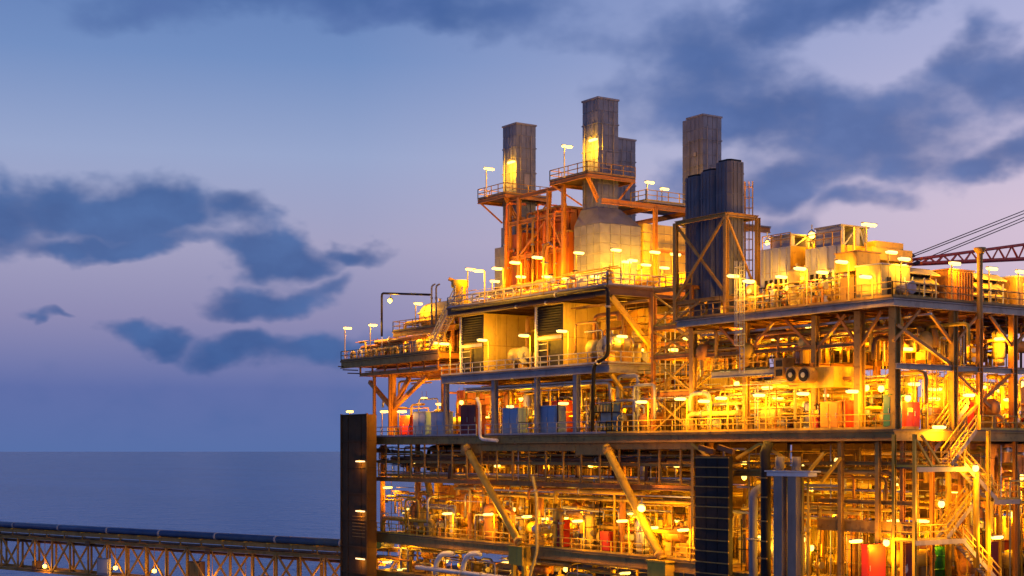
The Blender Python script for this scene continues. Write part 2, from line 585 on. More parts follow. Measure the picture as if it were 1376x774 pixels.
def vessel_v(d, a, z0, h, r, m, zone, desc='upright domed vessel'):
    t = thing('vertical_vessel', desc, 'vessel', (d, a, z0), zone)
    link('shell', unit('vessel', m), barmat((d, a, z0 + .35), (d, a, z0 + h), 2 * r, 2 * r), t)
    tube(t, 'skirt', (d, a, z0), (d, a, z0 + h * .2), r * .85, m)
    for k in range(3):
        zz = z0 + h * (.3 + .22 * k)
        an = random.uniform(2.2, 5.2)
        u = Vector((math.cos(an), math.sin(an), 0))
        c = Vector((d, a, zz))
        tube(t, 'nozzle', c + u * r * .8, c + u * (r + .35), .11, m, 'rod')
        tube(t, 'flange', c + u * (r + .3), c + u * (r + .4), .19, 'silver', 'flange')
    tube(t, 'ring', (d, a, z0 + h * .62), (d, a, z0 + h * .62 + .09), r * 1.05, 'steel')
    tube(t, 'top_nozzle', (d, a, z0 + h - .1), (d, a, z0 + h + .4), .1, m, 'rod')
    return t
def vessel_h(d, a, z0, L, r, m, zone, along='a', desc='horizontal domed drum', leg=.8):
    t = thing('horizontal_vessel', desc, 'vessel', (d, a, z0), zone)
    v = Vector((0, 1, 0)) if along == 'a' else Vector((1, 0, 0))
    c = Vector((d, a, z0 + leg + r))
    link('shell', unit('vessel', m), barmat(c - v * L / 2, c + v * L / 2, 2 * r, 2 * r), t)
    w = Vector((1, 0, 0)) if along == 'a' else Vector((0, 1, 0))
    for s in (-.3, .3):
        b = c + v * L * s
        bar(t, 'saddle', Vector((b.x, b.y, z0)), Vector((b.x, b.y, z0 + leg + r * .45)), .28 if along == 'd' else 1.5 * r, .28 if along == 'a' else 1.5 * r, 'steel')
        tube(t, 'strap', b - v * .06, b + v * .06, r * 1.03, 'steel')
    for s in (-.2, .15):
        b = c + v * L * s
        tube(t, 'nozzle', b + Vector((0, 0, r * .9)), b + Vector((0, 0, r + .35)), .12, m, 'rod')
        tube(t, 'flange', b + Vector((0, 0, r + .3)), b + Vector((0, 0, r + .38)), .2, 'silver', 'flange')
    return t
def skid(d, a, z0, zone, m='yellow', m2='orange', s=1.0):
    t = thing('pump_skid', 'pump skid with motor', 'pump', (d, a, z0), zone)
    box(t, 'base_frame', d - .7 * s, a - 1.5 * s, z0, d + .7 * s, a + 1.5 * s, z0 + .22, 'steel')
    c = Vector((d, a, z0 + .22 + .55 * s))
    tube(t, 'motor', c + Vector((0, -1.2 * s, 0)), c + Vector((0, 0, 0)), .42 * s, m2)
    tube(t, 'coupling', c, c + Vector((0, .45 * s, 0)), .16 * s, 'red')
    tube(t, 'pump_casing', c + Vector((0, .45 * s, 0)), c + Vector((0, 1.0 * s, 0)), .5 * s, m)
    bar(t, 'pedestal', c + Vector((0, -1.1 * s, -.5 * s)), c + Vector((0, .9 * s, -.5 * s)), .5 * s, .35 * s, 'steel')
    tube(t, 'discharge', c + Vector((0, .75 * s, .4 * s)), c + Vector((0, .75 * s, 1.5 * s)), .14 * s, m)
    tube(t, 'flange', c + Vector((0, .75 * s, 1.0 * s)), c + Vector((0, .75 * s, 1.12 * s)), .24 * s, 'silver', 'flange')
    return t
def valve(d, a, z0, h, zone, m='yellow', mw='red'):
    t = thing('valve', 'wheel valve', 'valve', (d, a, z0), zone)
    tube(t, 'stand', (d, a, z0), (d, a, z0 + h), .1, m)
    tube(t, 'valve_body', (d, a - .3, z0 + h), (d, a + .3, z0 + h), .22, m)
    tube(t, 'flange', (d, a - .36, z0 + h), (d, a - .28, z0 + h), .3, 'silver', 'flange')
    tube(t, 'flange', (d, a + .28, z0 + h), (d, a + .36, z0 + h), .3, 'silver', 'flange')
    tube(t, 'stem', (d, a, z0 + h), (d, a, z0 + h + .6), .05, 'silver', 'rod')
    link('handwheel', unit('wheel', mw), barmat((d, a, z0 + h + .58), (d, a, z0 + h + .62), .6, .6), t) if False else link('handwheel', unit('wheel', mw), Matrix.Translation((d, a, z0 + h + .6)) @ Matrix.Rotation(R(90), 4, 'Y') @ Matrix.Diagonal((.6, .6, .6, 1)), t)
    return t
def cabinet(d, a, z0, w, dep, h, m, desc, zone=None, door=True, mt='grey', name='equipment_cabinet', cat='cabinet'):
    """front looks to -d"""
    t = thing(name, desc, cat, (d, a, z0), zone)
    box(t, 'body', d, a, z0 + .12, d + dep, a + w, z0 + h, m)
    box(t, 'plinth', d + .04, a + .04, z0, d + dep - .04, a + w - .04, z0 + .12, 'dark')
    box(t, 'roof', d - .08, a - .08, z0 + h, d + dep + .08, a + w + .08, z0 + h + .07, mt)
    n = 2 if w > 1.3 else 1
    for i in range(n):
        y0, y1 = a + w * i / n + .06, a + w * (i + 1) / n - .06
        dr = box(t, 'door', d - .035, y0, z0 + .25, d, y1, z0 + h - .12, m)
        box(dr, 'handle', d - .08, y0 + .08, z0 + h * .45, d - .035, y0 + .13, z0 + h * .62, 'silver')
    box(t, 'side_panel', d + .12, a - .03, z0 + .3, d + dep - .12, a, z0 + h - .2, m)
    return t
def stairs(desc, zone, p, q, width, side, m='yellow', rail='yellow', name='staircase'):
    """flight from foot p to head q; side = unit vector across"""
    t = thing(name, desc, 'stairs', p, zone)
    p, q, side = Vector(p), Vector(q), Vector(side)
    for s in (0, 1):
        o = side * width * s
        bar(t, 'stringer', p + o, q + o, .08, .32, 'warmgrey')
        mb = MB()
        n = max(2, round((q - p).length / 1.4))
        for i in range(n + 1):
            b = p.lerp(q, i / n) + o
            mb.bar(b, b + Vector((0, 0, 1.1)), .08, .08, rail)
        for hh in (1.1, .6):
            mb.bar(p + o + Vector((0, 0, hh)), q + o + Vector((0, 0, hh)), .09, .09, rail)
        mesh(t, 'handrail', mb)
    n = max(3, round(abs(q.z - p.z) / .24))
    run = Vector((q.x - p.x, q.y - p.y, 0)).normalized()
    for i in range(n):
        c = p.lerp(q, (i + .5) / n)
        bar(t, 'tread', c + side * .04, c + side * (width - .04), .26, .04, m)
    return t
def ladder(desc, zone, p, h, m='yellow', cage=True, face=(-1, 0, 0)):
    t = thing('caged_ladder', desc, 'ladder', p, zone)
    p = Vector(p); f = Vector(face); s = Vector((f.y, -f.x, 0)).normalized()
    for k in (-.25, .25):
        bar(t, 'stile', p + s * k, p + s * k + Vector((0, 0, h)), .06, .06, m)
    mb = MB()
    for i in range(int(h / .3)):
        z = Vector((0, 0, .3 * i + .15))
        mb.bar(p - s * .25 + z, p + s * .25 + z, .035, .035, m)
    mesh(t, 'rungs', mb)
    if cage:
        mb = MB()
        for i in range(int((h - 2.2) / .9) + 1):
            z = Vector((0, 0, 2.2 + .9 * i))
            pts = [p + z + s * .38 * math.cos(x) + f * .72 * math.sin(x) for x in [math.pi * k / 6 for k in range(7)]]
            mb.sweep(pts, .03, m, 4)
        for x in (.5, 1.2, 1.95, 2.65):
            b = p + s * .38 * math.cos(x) + f * .72 * math.sin(x)
            mb.bar(b + Vector((0, 0, 2.2)), b + Vector((0, 0, h)), .04, .04, m)
        mesh(t, 'cage', mb)
    return t
def tray(desc, zone, p, q, m='silver', w=.5):
    t = thing('cable_tray', desc, 'cable tray', p, zone)
    p, q = Vector(p), Vector(q)
    u = (q - p).normalized(); s = Vector((0, 0, 1)).cross(u).normalized()
    for k in (-.5, .5):
        bar(t, 'side_rail', p + s * w * k, q + s * w * k, .03, .14, m)
    mb = MB()
    for i in range(int((q - p).length / .6)):
        c = p + u * (.6 * i + .3)
        mb.bar(c - s * w * .5, c + s * w * .5, .05, .03, m)
    mesh(t, 'rungs', mb)
    mb = MB()
    for k in range(4):
        mb.sweep([p + s * w * (-.3 + .2 * k) + Vector((0, 0, .05)), q + s * w * (-.3 + .2 * k) + Vector((0, 0, .05))], .04, 'dark', 5)
    mesh(t, 'cables', mb)
    return t
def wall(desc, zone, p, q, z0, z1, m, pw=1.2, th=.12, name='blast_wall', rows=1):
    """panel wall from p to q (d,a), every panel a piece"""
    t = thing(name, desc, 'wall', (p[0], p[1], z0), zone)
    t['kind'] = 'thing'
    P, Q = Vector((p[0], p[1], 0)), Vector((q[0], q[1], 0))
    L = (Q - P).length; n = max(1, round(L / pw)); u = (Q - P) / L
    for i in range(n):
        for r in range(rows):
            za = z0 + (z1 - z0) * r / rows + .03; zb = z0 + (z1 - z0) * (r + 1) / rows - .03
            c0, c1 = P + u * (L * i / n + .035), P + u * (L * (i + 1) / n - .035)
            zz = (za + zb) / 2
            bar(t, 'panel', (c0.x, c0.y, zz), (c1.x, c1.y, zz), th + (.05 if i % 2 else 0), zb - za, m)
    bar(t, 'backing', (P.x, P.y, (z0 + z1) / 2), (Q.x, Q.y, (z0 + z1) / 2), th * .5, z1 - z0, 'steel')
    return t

SMALL = MB()
PM = ['yellow', 'yellow', 'cream', 'orange', 'silver', 'steel', 'grey']
def rnd(a, b):
    return random.uniform(a, b)
def scatter_pipes(zone, d0, d1, a0, a1, z0, z1, n, rs=(.05, .16), mats=PM, vertical=.35, long=(4, 14)):
    for i in range(n):
        r = rnd(*rs) if random.random() < .8 else rs[1] * rnd(1, 1.6)
        m = random.choice(mats)
        d, a = rnd(d0, d1), rnd(a0, a1)
        if random.random() < vertical:
            za, zb = z0, rnd(z0 + (z1 - z0) * .45, z1)
            pts = [(d, a, za), (d, a, zb)]
            if random.random() < .7:
                pts.append((d, a + random.choice((-1, 1)) * rnd(1, 4), zb))
                if random.random() < .6:
                    e = pts[-1]
                    pts.append((e[0], e[1], rnd(z0, zb - .5)))
            else:
                pts.append((min(d1 + 2, d + rnd(1, 4)), a, zb))
        else:
            z = rnd(z0 + (z1 - z0) * .3, z1)
            L = rnd(*long)
            b = min(a1, a + L)
            pts = [(d, a, z), (d, b, z)]
            k = random.random()
            if k < .45:
                pts.append((d, b, max(z0, z - rnd(.6, 3))))
            elif k < .7:
                pts.append((d + rnd(1, 3), b, z))
            if random.random() < .4:
                pts.insert(0, (d, a, max(z0, z - rnd(.6, 3))))
        nm = {'yellow': 'yellow', 'cream': 'cream', 'orange': 'orange', 'silver': 'silver lagged', 'steel': 'rust brown', 'grey': 'grey', 'brown': 'dark brown', 'white': 'white', 'dark': 'black', 'greypaint': 'slate grey', 'red': 'red'}[m]
        if r < .15:
            SMALL.sweep(fillet(pts, r * 3), r, m, 6)
            continue
        pipe(f"{nm} pipe", zone, pts, r, m, flanges=random.choice((0, 1, 2)), n=8 if r > .1 else 6)

# ------------------------------------------------------------------ setting: sea
def build_sea():
    mb = MB()
    s = 60000
    mb.quadmesh([(-s, -s, -28), (s, -s, -28), (s, s, -28), (-s, s, -28)], [(0, 1, 2, 3)], 'sea')
    m = bpy.data.materials.new('sea')
    m.use_nodes = True
    T = NT(m.node_tree)
    b = m.node_tree.nodes['Principled BSDF']
    geo = T.n('ShaderNodeNewGeometry')
    def nz(sc, det, st):
        mp = T.n('ShaderNodeMapping'); mp.inputs['Scale'].default_value = st
        T.l(geo.outputs['Position'], mp.inputs[0])
        n = T.n('ShaderNodeTexNoise'); n.inputs['Scale'].default_value = sc; n.inputs['Detail'].default_value = det
        T.l(mp.outputs[0], n.inputs['Vector'])
        return n.outputs['Fac']
    col = T.mix(T.ramp(nz(.01, 6, (1, .35, 1)), [(.35, (0, 0, 0)), (.65, (1, 1, 1))]), (0.045, 0.17, 0.37, 1), (0.065, 0.21, 0.43, 1))
    T.l(col, b.inputs['Base Color'])
    b.inputs['Roughness'].default_value = 0.24
    b.inputs['IOR'].default_value = 1.33
    b.inputs['Specular IOR Level'].default_value = 0.36
    h = T.m('ADD', T.m('MULTIPLY', nz(.09, 4, (1, .6, 1)), 1.0), T.m('MULTIPLY', nz(.5, 3, (1, .7, 1)), .25))
    bp = T.n('ShaderNodeBump'); bp.inputs['Strength'].default_value = .8; bp.inputs['Distance'].default_value = 2.6
    T.l(h, bp.inputs['Height']); T.l(bp.outputs[0], b.inputs['Normal'])
    MATS['sea'] = m
    structure('sea', mb)
build_sea()

# ==================================================================== LEVELS
Z_MAIN, Z_MID, Z_UP, Z_RUP, Z_RMEZ, Z_CEL, Z_SUB, Z_LC = 1.6, 8.0, 15.1, 11.2, 6.2, -9.3, -13.6, 10.6

def deck(t, d0, d1, a0, a1, z, th=.10, edge=.7, m='steel', sec=3.0, edge_m=None, beams=True):
    """plate on edge girders with cross beams under it"""
    box(t, 'deck_plate', d0, a0, z - th, d1, a1, z, 'deck')
    em = edge_m or m
    zb = z - th - edge / 2 - .003
    bar(t, 'edge_girder', (d0 + .2, a0, zb), (d0 + .2, a1, zb), .36, edge, em, 'ibeam')
    bar(t, 'edge_girder', (d1 - .2, a0, zb), (d1 - .2, a1, zb), .36, edge, m, 'ibeam')
    bar(t, 'edge_girder', (d0 + .4, a0 + .2, zb), (d1 - .4, a0 + .2, zb), .36, edge, em, 'ibeam')
    bar(t, 'edge_girder', (d0 + .4, a1 - .2, zb), (d1 - .4, a1 - .2, zb), .36, edge, m, 'ibeam')
    if beams:
        n = max(1, int((a1 - a0) / sec))
        for i in range(1, n):
            y = a0 + (a1 - a0) * i / n
            bar(t, 'cross_beam', (d0 + .4, y, zb + .05), (d1 - .4, y, zb + .05), .22, edge * .75, m, 'ibeam')
        for k in (.33, .66):
            x = d0 + (d1 - d0) * k
            bar(t, 'deck_beam', (x, a0 + .4, zb - edge * .4), (x, a1 - .4, zb - edge * .4), .26, edge * .6, m, 'ibeam')

# ---------------------------------------------------------------- main deck and substructure
def build_substructure():
    t = thing('platform_substructure', 'long steel main deck on tubular legs above the sea', 'platform', (0, 40, -28))
    deck(t, 0, 34, 0, 82, Z_MAIN, edge=.75, m='steel', sec=2.7)
    # deep girder boxes seen under the left half of the deck edge
    for (x0, x1, zt, zb) in ((614, 642, .72, -.25), (642, 768, .7, 0.0), (768, 815, .75, -.35), (815, 930, .70, .15)):
        a1, a0 = A_at(x0), A_at(x1)
        box(t, 'girder_box', .45, a0 + .03, zb, 1.3, a1 - .03, zt, 'steel')
    # cellar deck, in two heights of front girder
    deck(t, 0.2, 32, 17.5, 79, Z_CEL, edge=1.0, m='steel', sec=3.2)
    deck(t, 0.2, 32, -8, 17.4, Z_CEL - .6, edge=.8, m='steel', sec=3.2)
    box(t, 'deck_plate', 0.5, 20, Z_SUB - .1, 28, 78, Z_SUB, 'deck')
    for z in (Z_SUB - .5,):
        bar(t, 'edge_girder', (.6, 20, z), (.6, 78, z), .4, .8, 'steel', 'ibeam')
    # intermediate pipe-rack beams under the main deck
    for dd in (.6, 3.5, 7.0):
        bar(t, 'rack_beam', (dd, 21, -3.2), (dd, 79, -3.2), .3, .45, 'orange' if dd < 1 else 'steel', 'ibeam')
        bar(t, 'rack_beam', (dd + .3, 20, -1.2), (dd + .3, 79, -1.2), .2, .28, 'steel', 'ibeam')
    for i in range(21):
        a = 21.5 + i * 2.85
        bar(t, 'hanger', (.75, a, -3.0), (.75, a, .75), .16, .16, 'steel')
        bar(t, 'rack_cross_beam', (.8, a, -3.25), (9, a, -3.25), .2, .3, 'steel', 'ibeam')
        if i % 2:
            bar(t, 'hanger', (4.0, a, -3.0), (4.0, a, .75), .14, .14, 'steel')
    # columns from cellar to main deck
    for a in (21.5, 33.5, 46.5, 59.5, 70.5, 78.5):
        for d in (9.5, 22):
            tube(t, 'leg', (d, a, Z_CEL), (d, a, .7), .55, 'yellow')
        tube(t, 'column', (2.6, a + 1.2, Z_CEL), (2.6, a + 1.2, .7), .3, 'orange')
    for a in (26, 52, 78):
        for d in (5, 28):
            tube(t, 'jacket_leg', (d, a, Z_CEL - 1), (d * 1.05 - 2 if d < 9 else d + 2, a, -31), .9, 'yellow')
    for a0, a1 in ((26, 52), (52, 78)):
        tube(t, 'jacket_brace', (4.4, a0, -14.5), (3.8, a1, -27), .4, 'yellow')
        tube(t, 'jacket_brace', (4.4, a1, -14.5), (3.8, a0, -27), .4, 'yellow')
    # the two big raking tubular braces at the front
    for (x0, y0, x1, y1) in ((626, 600, 700, 733), (814, 600, 890, 752)):
        p, q = S(x0, y0, -.1), S(x1, y1, -.1)
        tube(t, 'raking_brace', p, q, .38, 'yellow')
        tube(t, 'brace_collar', p.lerp(q, .02), p.lerp(q, .06), .44, 'steel')
        tube(t, 'brace_collar', p.lerp(q, .94), p.lerp(q, .98), .44, 'steel')
        box(t, 'brace_pedestal', -.7, q.y - 1.1, q.z - 1.9, .9, q.y + 1.3, q.z - .2, 'yellow')
        box(t, 'brace_cap', -.8, q.y - 1.25, q.z - .2, 1.0, q.y + 1.45, q.z - .05, 'yellow')
        for s in (-.85, .95):
            bar(t, 'pedestal_leg', (-.3, q.y + s, q.z - 1.9), (-.3, q.y + s, -16), .35, .35, 'yellow')
    # inner raking tubes deeper in the cellar
    for (x0, y0, x1, y1, d) in ((562, 636, 560, 716, 5), (573, 640, 590, 716, 3.2), (820, 640, 800, 712, 6), (700, 640, 690, 712, 7), (895, 640, 905, 740, 5)):
        tube(t, 'inner_brace', S(x0, y0, d), S(x1, y1, d), .38, 'yellow')
    # right-hand columns and knee braces under the deck
    for (x, yb) in ((1130, 695), (932, 700), (1180, 720)):
        a = A_at(x, .6)
        bar(t, 'column', (.6, a, -9.8), (.6, a, .74), .34, .34, 'steel', 'ibeam')
    for (x0, y0, x1, y1) in ((1108, 608, 1082, 640), (1130, 615, 1104, 648), (1022, 596, 990, 616), (1022, 596, 1060, 618), (930, 596, 958, 618)):
        bar(t, 'knee_brace', S(x0, y0, .3), S(x1, y1, .3), .22, .22, 'yellow')
    # horizontal members on the right
    for (x0, y0, x1, y1, w, m) in ((1100, 704, 1230, 702, .9, 'steel'), (985, 637, 1090, 635, .3, 'steel'), (1100, 622, 1228, 620, .25, 'steel'), (1100, 672, 1230, 670, .3, 'steel')):
        p, q = S(x0, y0, 1.0), S(x1, y1, 1.0)
        q.z = p.z
        bar(t, 'walkway_girder', p, q, .4, w, m, 'ibeam')
    # rails
    guardrail(t, [(.1, 0.2, Z_MAIN), (.1, A_at(815, .1), Z_MAIN)])
    guardrail(t, [(.1, A_at(815, .1), Z_MAIN), (.1, A_at(652, .1), Z_MAIN)], 'grey')
    guardrail(t, [(.1, A_at(640, .1), Z_MAIN), (.1, 81.8, Z_MAIN)], 'grey')
    guardrail(t, [(.3, 20, Z_CEL), (.3, 78.5, Z_CEL)])
    guardrail(t, [(D_at(1322, -.2), .1, Z_MAIN), (D_at(1400, -.2), .1, Z_MAIN)])
    for i in range(6):      # toe bracing under the main deck, right face
        bar(t, 'column', (3.2 * i + 1.5, .4, -9.8), (3.2 * i + 1.5, .4, .74), .28, .28, 'orange', 'ibeam')
build_substructure()

# ---------------------------------------------------------------- left module
def build_left_module():
    t = thing('process_module', 'tall two-deck steel module under the four exhaust stacks', 'module', (0, 48, Z_MAIN))
    deck(t, 0, 27, 33.6, 62.6, Z_MID, edge=.75, m='steel', edge_m='greypaint', sec=2.9)
    deck(t, 0, 27, 33.6, 61.4, Z_UP, edge=.8, m='brown', sec=2.6)
    for a in (34.0, 48.6, 61.0):
        for d in (5.6, 13.5, 24):
            bar(t, 'column', (d, a, Z_MAIN), (d, a, Z_MID - .86), .5, .5, 'orange', 'ibeam')
            bar(t, 'column', (d, a, Z_MID), (d, a, Z_UP - .91), .55, .55, 'orange', 'ibeam')
    for px in (665, 775, 600, 722):
        a = A_at(px, .5)
        bar(t, 'front_column', (.5, a, Z_MAIN), (.5, a, Z_MID - .86), .55 if px in (665, 775) else .35, .5, 'greypaint', 'ibeam')
    # raking braces on the end wall
    bar(t, 'brace', (0.6, 33.9, Z_UP - 1.0), (5.4, 33.9, Z_MID + 1.6), .4, .4, 'yellow')
    bar(t, 'brace', (5.8, 33.9, Z_MID + 2.2), (10.5, 33.9, Z_UP - 1.0), .35, .35, 'yellow')
    bar(t, 'brace', (.6, 33.9, Z_MID - 1), (5.4, 33.9, Z_MAIN + .4), .3, .3, 'yellow')
    bar(t, 'brace', (10.8, 33.9, Z_MID - 1), (6, 33.9, Z_MAIN + .4), .3, .3, 'yellow')
    for z in (Z_MID + 2.0, Z_MID + 4.5):
        bar(t, 'end_beam', (5.9, 33.95, z), (13.3, 33.95, z), .3, .4, 'orange', 'ibeam')
    for a0, a1 in ((34.4, 48.3), (48.9, 60.8)):
        m_ = (a0 + a1) / 2
        bar(t, 'brace', (13.5, a0, Z_MID - 1), (13.5, m_, Z_MAIN + .3), .28, .28, 'orange')
        bar(t, 'brace', (13.5, a1, Z_MID - 1), (13.5, m_, Z_MAIN + .3), .28, .28, 'orange')
        bar(t, 'brace', (9.5, a0, Z_UP - 1), (9.5, m_, Z_MID + .3), .28, .28, 'orange')
        bar(t, 'brace', (9.5, a1, Z_UP - 1), (9.5, m_, Z_MID + .3), .28, .28, 'orange')
    guardrail(t, [(27, 33.7, Z_MID), (.1, 33.7, Z_MID), (.1, 62.5, Z_MID)], 'grey')
    guardrail(t, [(20, 33.7, Z_UP), (.1, 33.7, Z_UP), (.1, 61.3, Z_UP), (14, 61.3, Z_UP)], 'grey')
    # steel frame carrying the stack platforms
    zf = 26.9
    for (d, a) in ((6.6, 49.4), (6.6, 52.0), (6.6, 57.4), (6.6, 59.2), (13.5, 43.2), (19.0, 43.2), (13, 50.6), (13, 58)):
        bar(t, 'frame_column', (d, a, Z_UP), (d, a, zf if a > 44 else 24.6), .38, .38, 'orange', 'ibeam')
    for z in (20.5, 24.2, zf):
        bar(t, 'frame_beam', (6.6, 49.4, z), (6.6, 59.2, z), .3, .42, 'orange', 'ibeam')
    bar(t, 'frame_beam', (6.7, 43.2, 24.6), (20, 43.2, 24.6), .34, .5, 'orange', 'ibeam')
    bar(t, 'frame_beam', (13.6, 43.2, 20.2), (19, 43.2, 20.2), .2, .3, 'orange', 'ibeam')
    bar(t, 'frame_beam', (13.5, 43.4, 24.6), (13.5, 59, 24.6), .3, .5, 'orange', 'ibeam')
    bar(t, 'frame_beam', (19.0, 43.4, 24.6), (19, 59, 24.6), .3, .5, 'orange', 'ibeam')
    bar(t, 'brace', (6.6, 49.6, 20.7), (6.6, 51.9, 24), .2, .2, 'orange')
    bar(t, 'brace', (6.6, 57.2, 20.7), (6.6, 52.2, 24), .2, .2, 'orange')
    box(t, 'roof_plate', 12, 43.0, 25.0, 21, 49, 25.12, 'greypaint')
    guardrail(t, [(21, 43.1, 25.12), (12.2, 43.1, 25.12), (12.2, 45.5, 25.12)])
    box(t, 'roof_plate', 19, 38.0, 22.8, 24.5, 43, 22.92, 'greypaint')
    bar(t, 'frame_beam', (19, 38.2, 22.5), (24.5, 38.2, 22.5), .3, .5, 'orange', 'ibeam')
    bar(t, 'frame_column', (19.2, 38.2, Z_UP), (19.2, 38.2, 22.3), .35, .35, 'orange', 'ibeam')
build_left_module()

def panel_box(t, d0, a0, z0, d1, a1, z1, m, nd, na, nz, joint=.03, core='greypaint', proud=.05):
    """core clad with separate panels on the two faces towards the front and the end, and the two behind"""
    box(t, 'core', d0 + proud, a0 + proud, z0, d1 - proud, a1 - proud, z1 - .02, core)
    for k in range(nz):
        za, zb = z0 + (z1 - z0) * k / nz + joint, z0 + (z1 - z0) * (k + 1) / nz - joint
        for i in range(na):
            ya, yb = a0 + (a1 - a0) * i / na + joint, a0 + (a1 - a0) * (i + 1) / na - joint
            box(t, 'panel', d0, ya, za, d0 + proud, yb, zb, m)
            box(t, 'panel', d1 - proud, ya, za, d1, yb, zb, m)
        for i in range(nd):
            xa, xb = d0 + (d1 - d0) * i / nd + joint, d0 + (d1 - d0) * (i + 1) / nd - joint
            box(t, 'panel', xa, a0, za, xb, a0 + proud, zb, m)
            box(t, 'panel', xa, a1 - proud, za, xb, a1, zb, m)

def build_stacks():
    lab = {(0, 0): 'square metal exhaust stack, the slim leftmost one with a lamp on it', (0, 1): 'tallest square metal exhaust stack in the middle with a lit lamp',
           (1, 0): 'short-looking square exhaust stack half hidden behind the tallest stack', (1, 1): 'pinkish square exhaust stack rising behind the dark silencer cylinders'}
    for i, d in enumerate((8.0, 21.9)):
        for j, a in enumerate((60.0, 45.5)):
            t = thing('exhaust_stack', lab[(i, j)], 'exhaust stack', (d, a, Z_UP))
            w = 2.6
            if i == 1 and j == 1:
                panel_box(t, d + .02, a + w + .01, 23.0, d + w - .02, a + w + .75, 35.3, 'clad', 4, 1, 9)
            panel_box(t, d, a, 24.4 if i == 0 else 23.0, d + w, a + w, 35.35, 'clad', 4, 4, 9)
            for o in (.5, 1.9):
                tube(t, 'conduit', (d + o, a - .12, 25), (d + o, a - .12, 34.2), .05, 'greypaint', 'rod')
                tube(t, 'conduit', (d - .12, a + o + .2, 25), (d - .12, a + o + .2, 33.0), .05, 'greypaint', 'rod')
            box(t, 'access_door', d + 1.0, a - .1, 28.6, d + 1.7, a - .003, 30.0, 'greypaint')
            box(t, 'sample_port', d - .14, a + 1.0, 31.2, d - .003, a + 1.4, 31.6, 'greypaint')
            mb = MB()      # cap rim
            for (p, q) in (((d - .08, a, 35.4), (d + w + .08, a, 35.4)), ((d - .08, a + w, 35.4), (d + w + .08, a + w, 35.4)), ((d, a + .05, 35.4), (d, a + w - .05, 35.4)), ((d + w, a + .05, 35.4), (d + w, a + w - .05, 35.4))):
                mb.bar(p, q, .16, .18, 'greypaint')
            mesh(t, 'cap_rim', mb)
            for z in (26.9, 30.2, 32.9):
                mb = MB()
                for (p, q) in (((d - .06, a - .03, z), (d + w + .06, a - .03, z)), ((d - .06, a + w + .03, z), (d + w + .06, a + w + .03, z)), ((d - .03, a, z), (d - .03, a + w, z)), ((d + w + .03, a, z), (d + w + .03, a + w, z))):
                    mb.bar(p, q, .08, .12, 'clad')
                mesh(t, 'stiffener', mb)
            if i == 0:
                # waste-heat casing below the stack
                x0, x1, y0, y1 = (7.2, 12.6, a - .2, a + 3.3) if j == 0 else (7.0, 18.6, 43.9, 48.4)
                if j == 0:
                    panel_box(t, 7.4, 60.2, Z_UP + .5, 11.8, 63.3, 22.2, 'clad', 4, 3, 6)
                    panel_box(t, 7.9, 60.1, 22.2, 11.0, 62.8, 24.4, 'clad', 3, 3, 2)
                else:
                    panel_box(t, 7.0, 43.9, Z_UP + .5, 12.2, 48.2, 22.6, 'clad', 4, 4, 7)
                    panel_box(t, 12.6, 43.9, Z_UP + .5, 18.8, 48.2, 23.0, 'cream', 7, 4, 8)
                    mb = MB()   # sloping shoulder
                    vs = [(7.0, 43.9, 22.6), (12.2, 43.9, 22.6), (12.2, 48.2, 22.6), (7.0, 48.2, 22.6), (7.9, 45.4, 24.4), (10.7, 45.4, 24.4), (10.7, 48.2, 24.4), (7.9, 48.2, 24.4)]
                    mb.quadmesh(vs, [(0, 1, 5, 4), (1, 2, 6, 5), (2, 3, 7, 6), (3, 0, 4, 7), (4, 5, 6, 7), (0, 3, 2, 1)], 'clad')
                    mesh(t, 'shoulder', mb)
            else:
                panel_box(t, d - .6, a - .4, Z_UP + .3, d + w + 1, a + w + .4, 23.0, 'clad', 4, 3, 6)
            # access platform
            if i == 0:
                zp = 27.5
                x0, y0, x1, y1 = d - 2.2, a - 1.1, d + w + 1.3, a + w + 1.6
                if j == 1:
                    y1 = a + w + 2.6
                pf = box(t, 'platform_plate', x0, y0, zp - .12, x1, y1, zp, 'deck')
                for (p, q) in (((x0, y0, zp - .3), (x1, y0, zp - .3)), ((x0, y0 + .1, zp - .3), (x0, y1, zp - .3)), ((x0, y1, zp - .3), (x1, y1, zp - .3)), ((x1, y0 + .1, zp - .3), (x1, y1, zp - .3))):
                    bar(t, 'platform_beam', p, q, .2, .34, 'orange', 'ibeam')
                guardrail(t, [(x1, y0, zp), (x0, y0, zp), (x0, y1, zp), (x1, y1, zp)], 'steel')
                for yy in (y0 + .3, y1 - .3):
                    bar(t, 'bracket', (x0 + .2, yy, zp - .45), (d - .05, min(max(yy, a), a + w), zp - 2.6), .18, .18, 'orange')
                for xx in (x0 + .3, x1 - .3):
                    bar(t, 'bracket', (xx, y0 + .1, zp - .45), (min(max(xx, d), d + w), a - .05, zp - 2.2), .18, .18, 'orange')
    # red-orange ribbed ducts between the two front stacks
    t = thing('ribbed_duct', 'orange ribbed turbine duct standing between the two front stacks', 'duct', (9, 52.6, Z_UP))
    box(t, 'casing', 8.6, 52.6, Z_UP + .6, 13, 57.0, 25.4, 'duct_orange')
    for k in range(6):
        y = 52.6 + 4.4 * k / 5
        bar(t, 'rib', (8.53, y, Z_UP + .6), (8.53, y, 25.4), .14, .16, 'duct_orange')
    for k in range(5):
        x = 8.8 + 4.0 * k / 4
        bar(t, 'rib', (x, 52.54, Z_UP + .6), (x, 52.54, 25.4), .16, .14, 'duct_orange')
    for z in (18.6, 22.2):
        bar(t, 'band', (8.5, 52.5, z), (8.5, 57.1, z), .1, .2, 'orange')
    box(t, 'roof', 8.4, 52.4, 25.4, 13.2, 57.2, 25.6, 'steel')
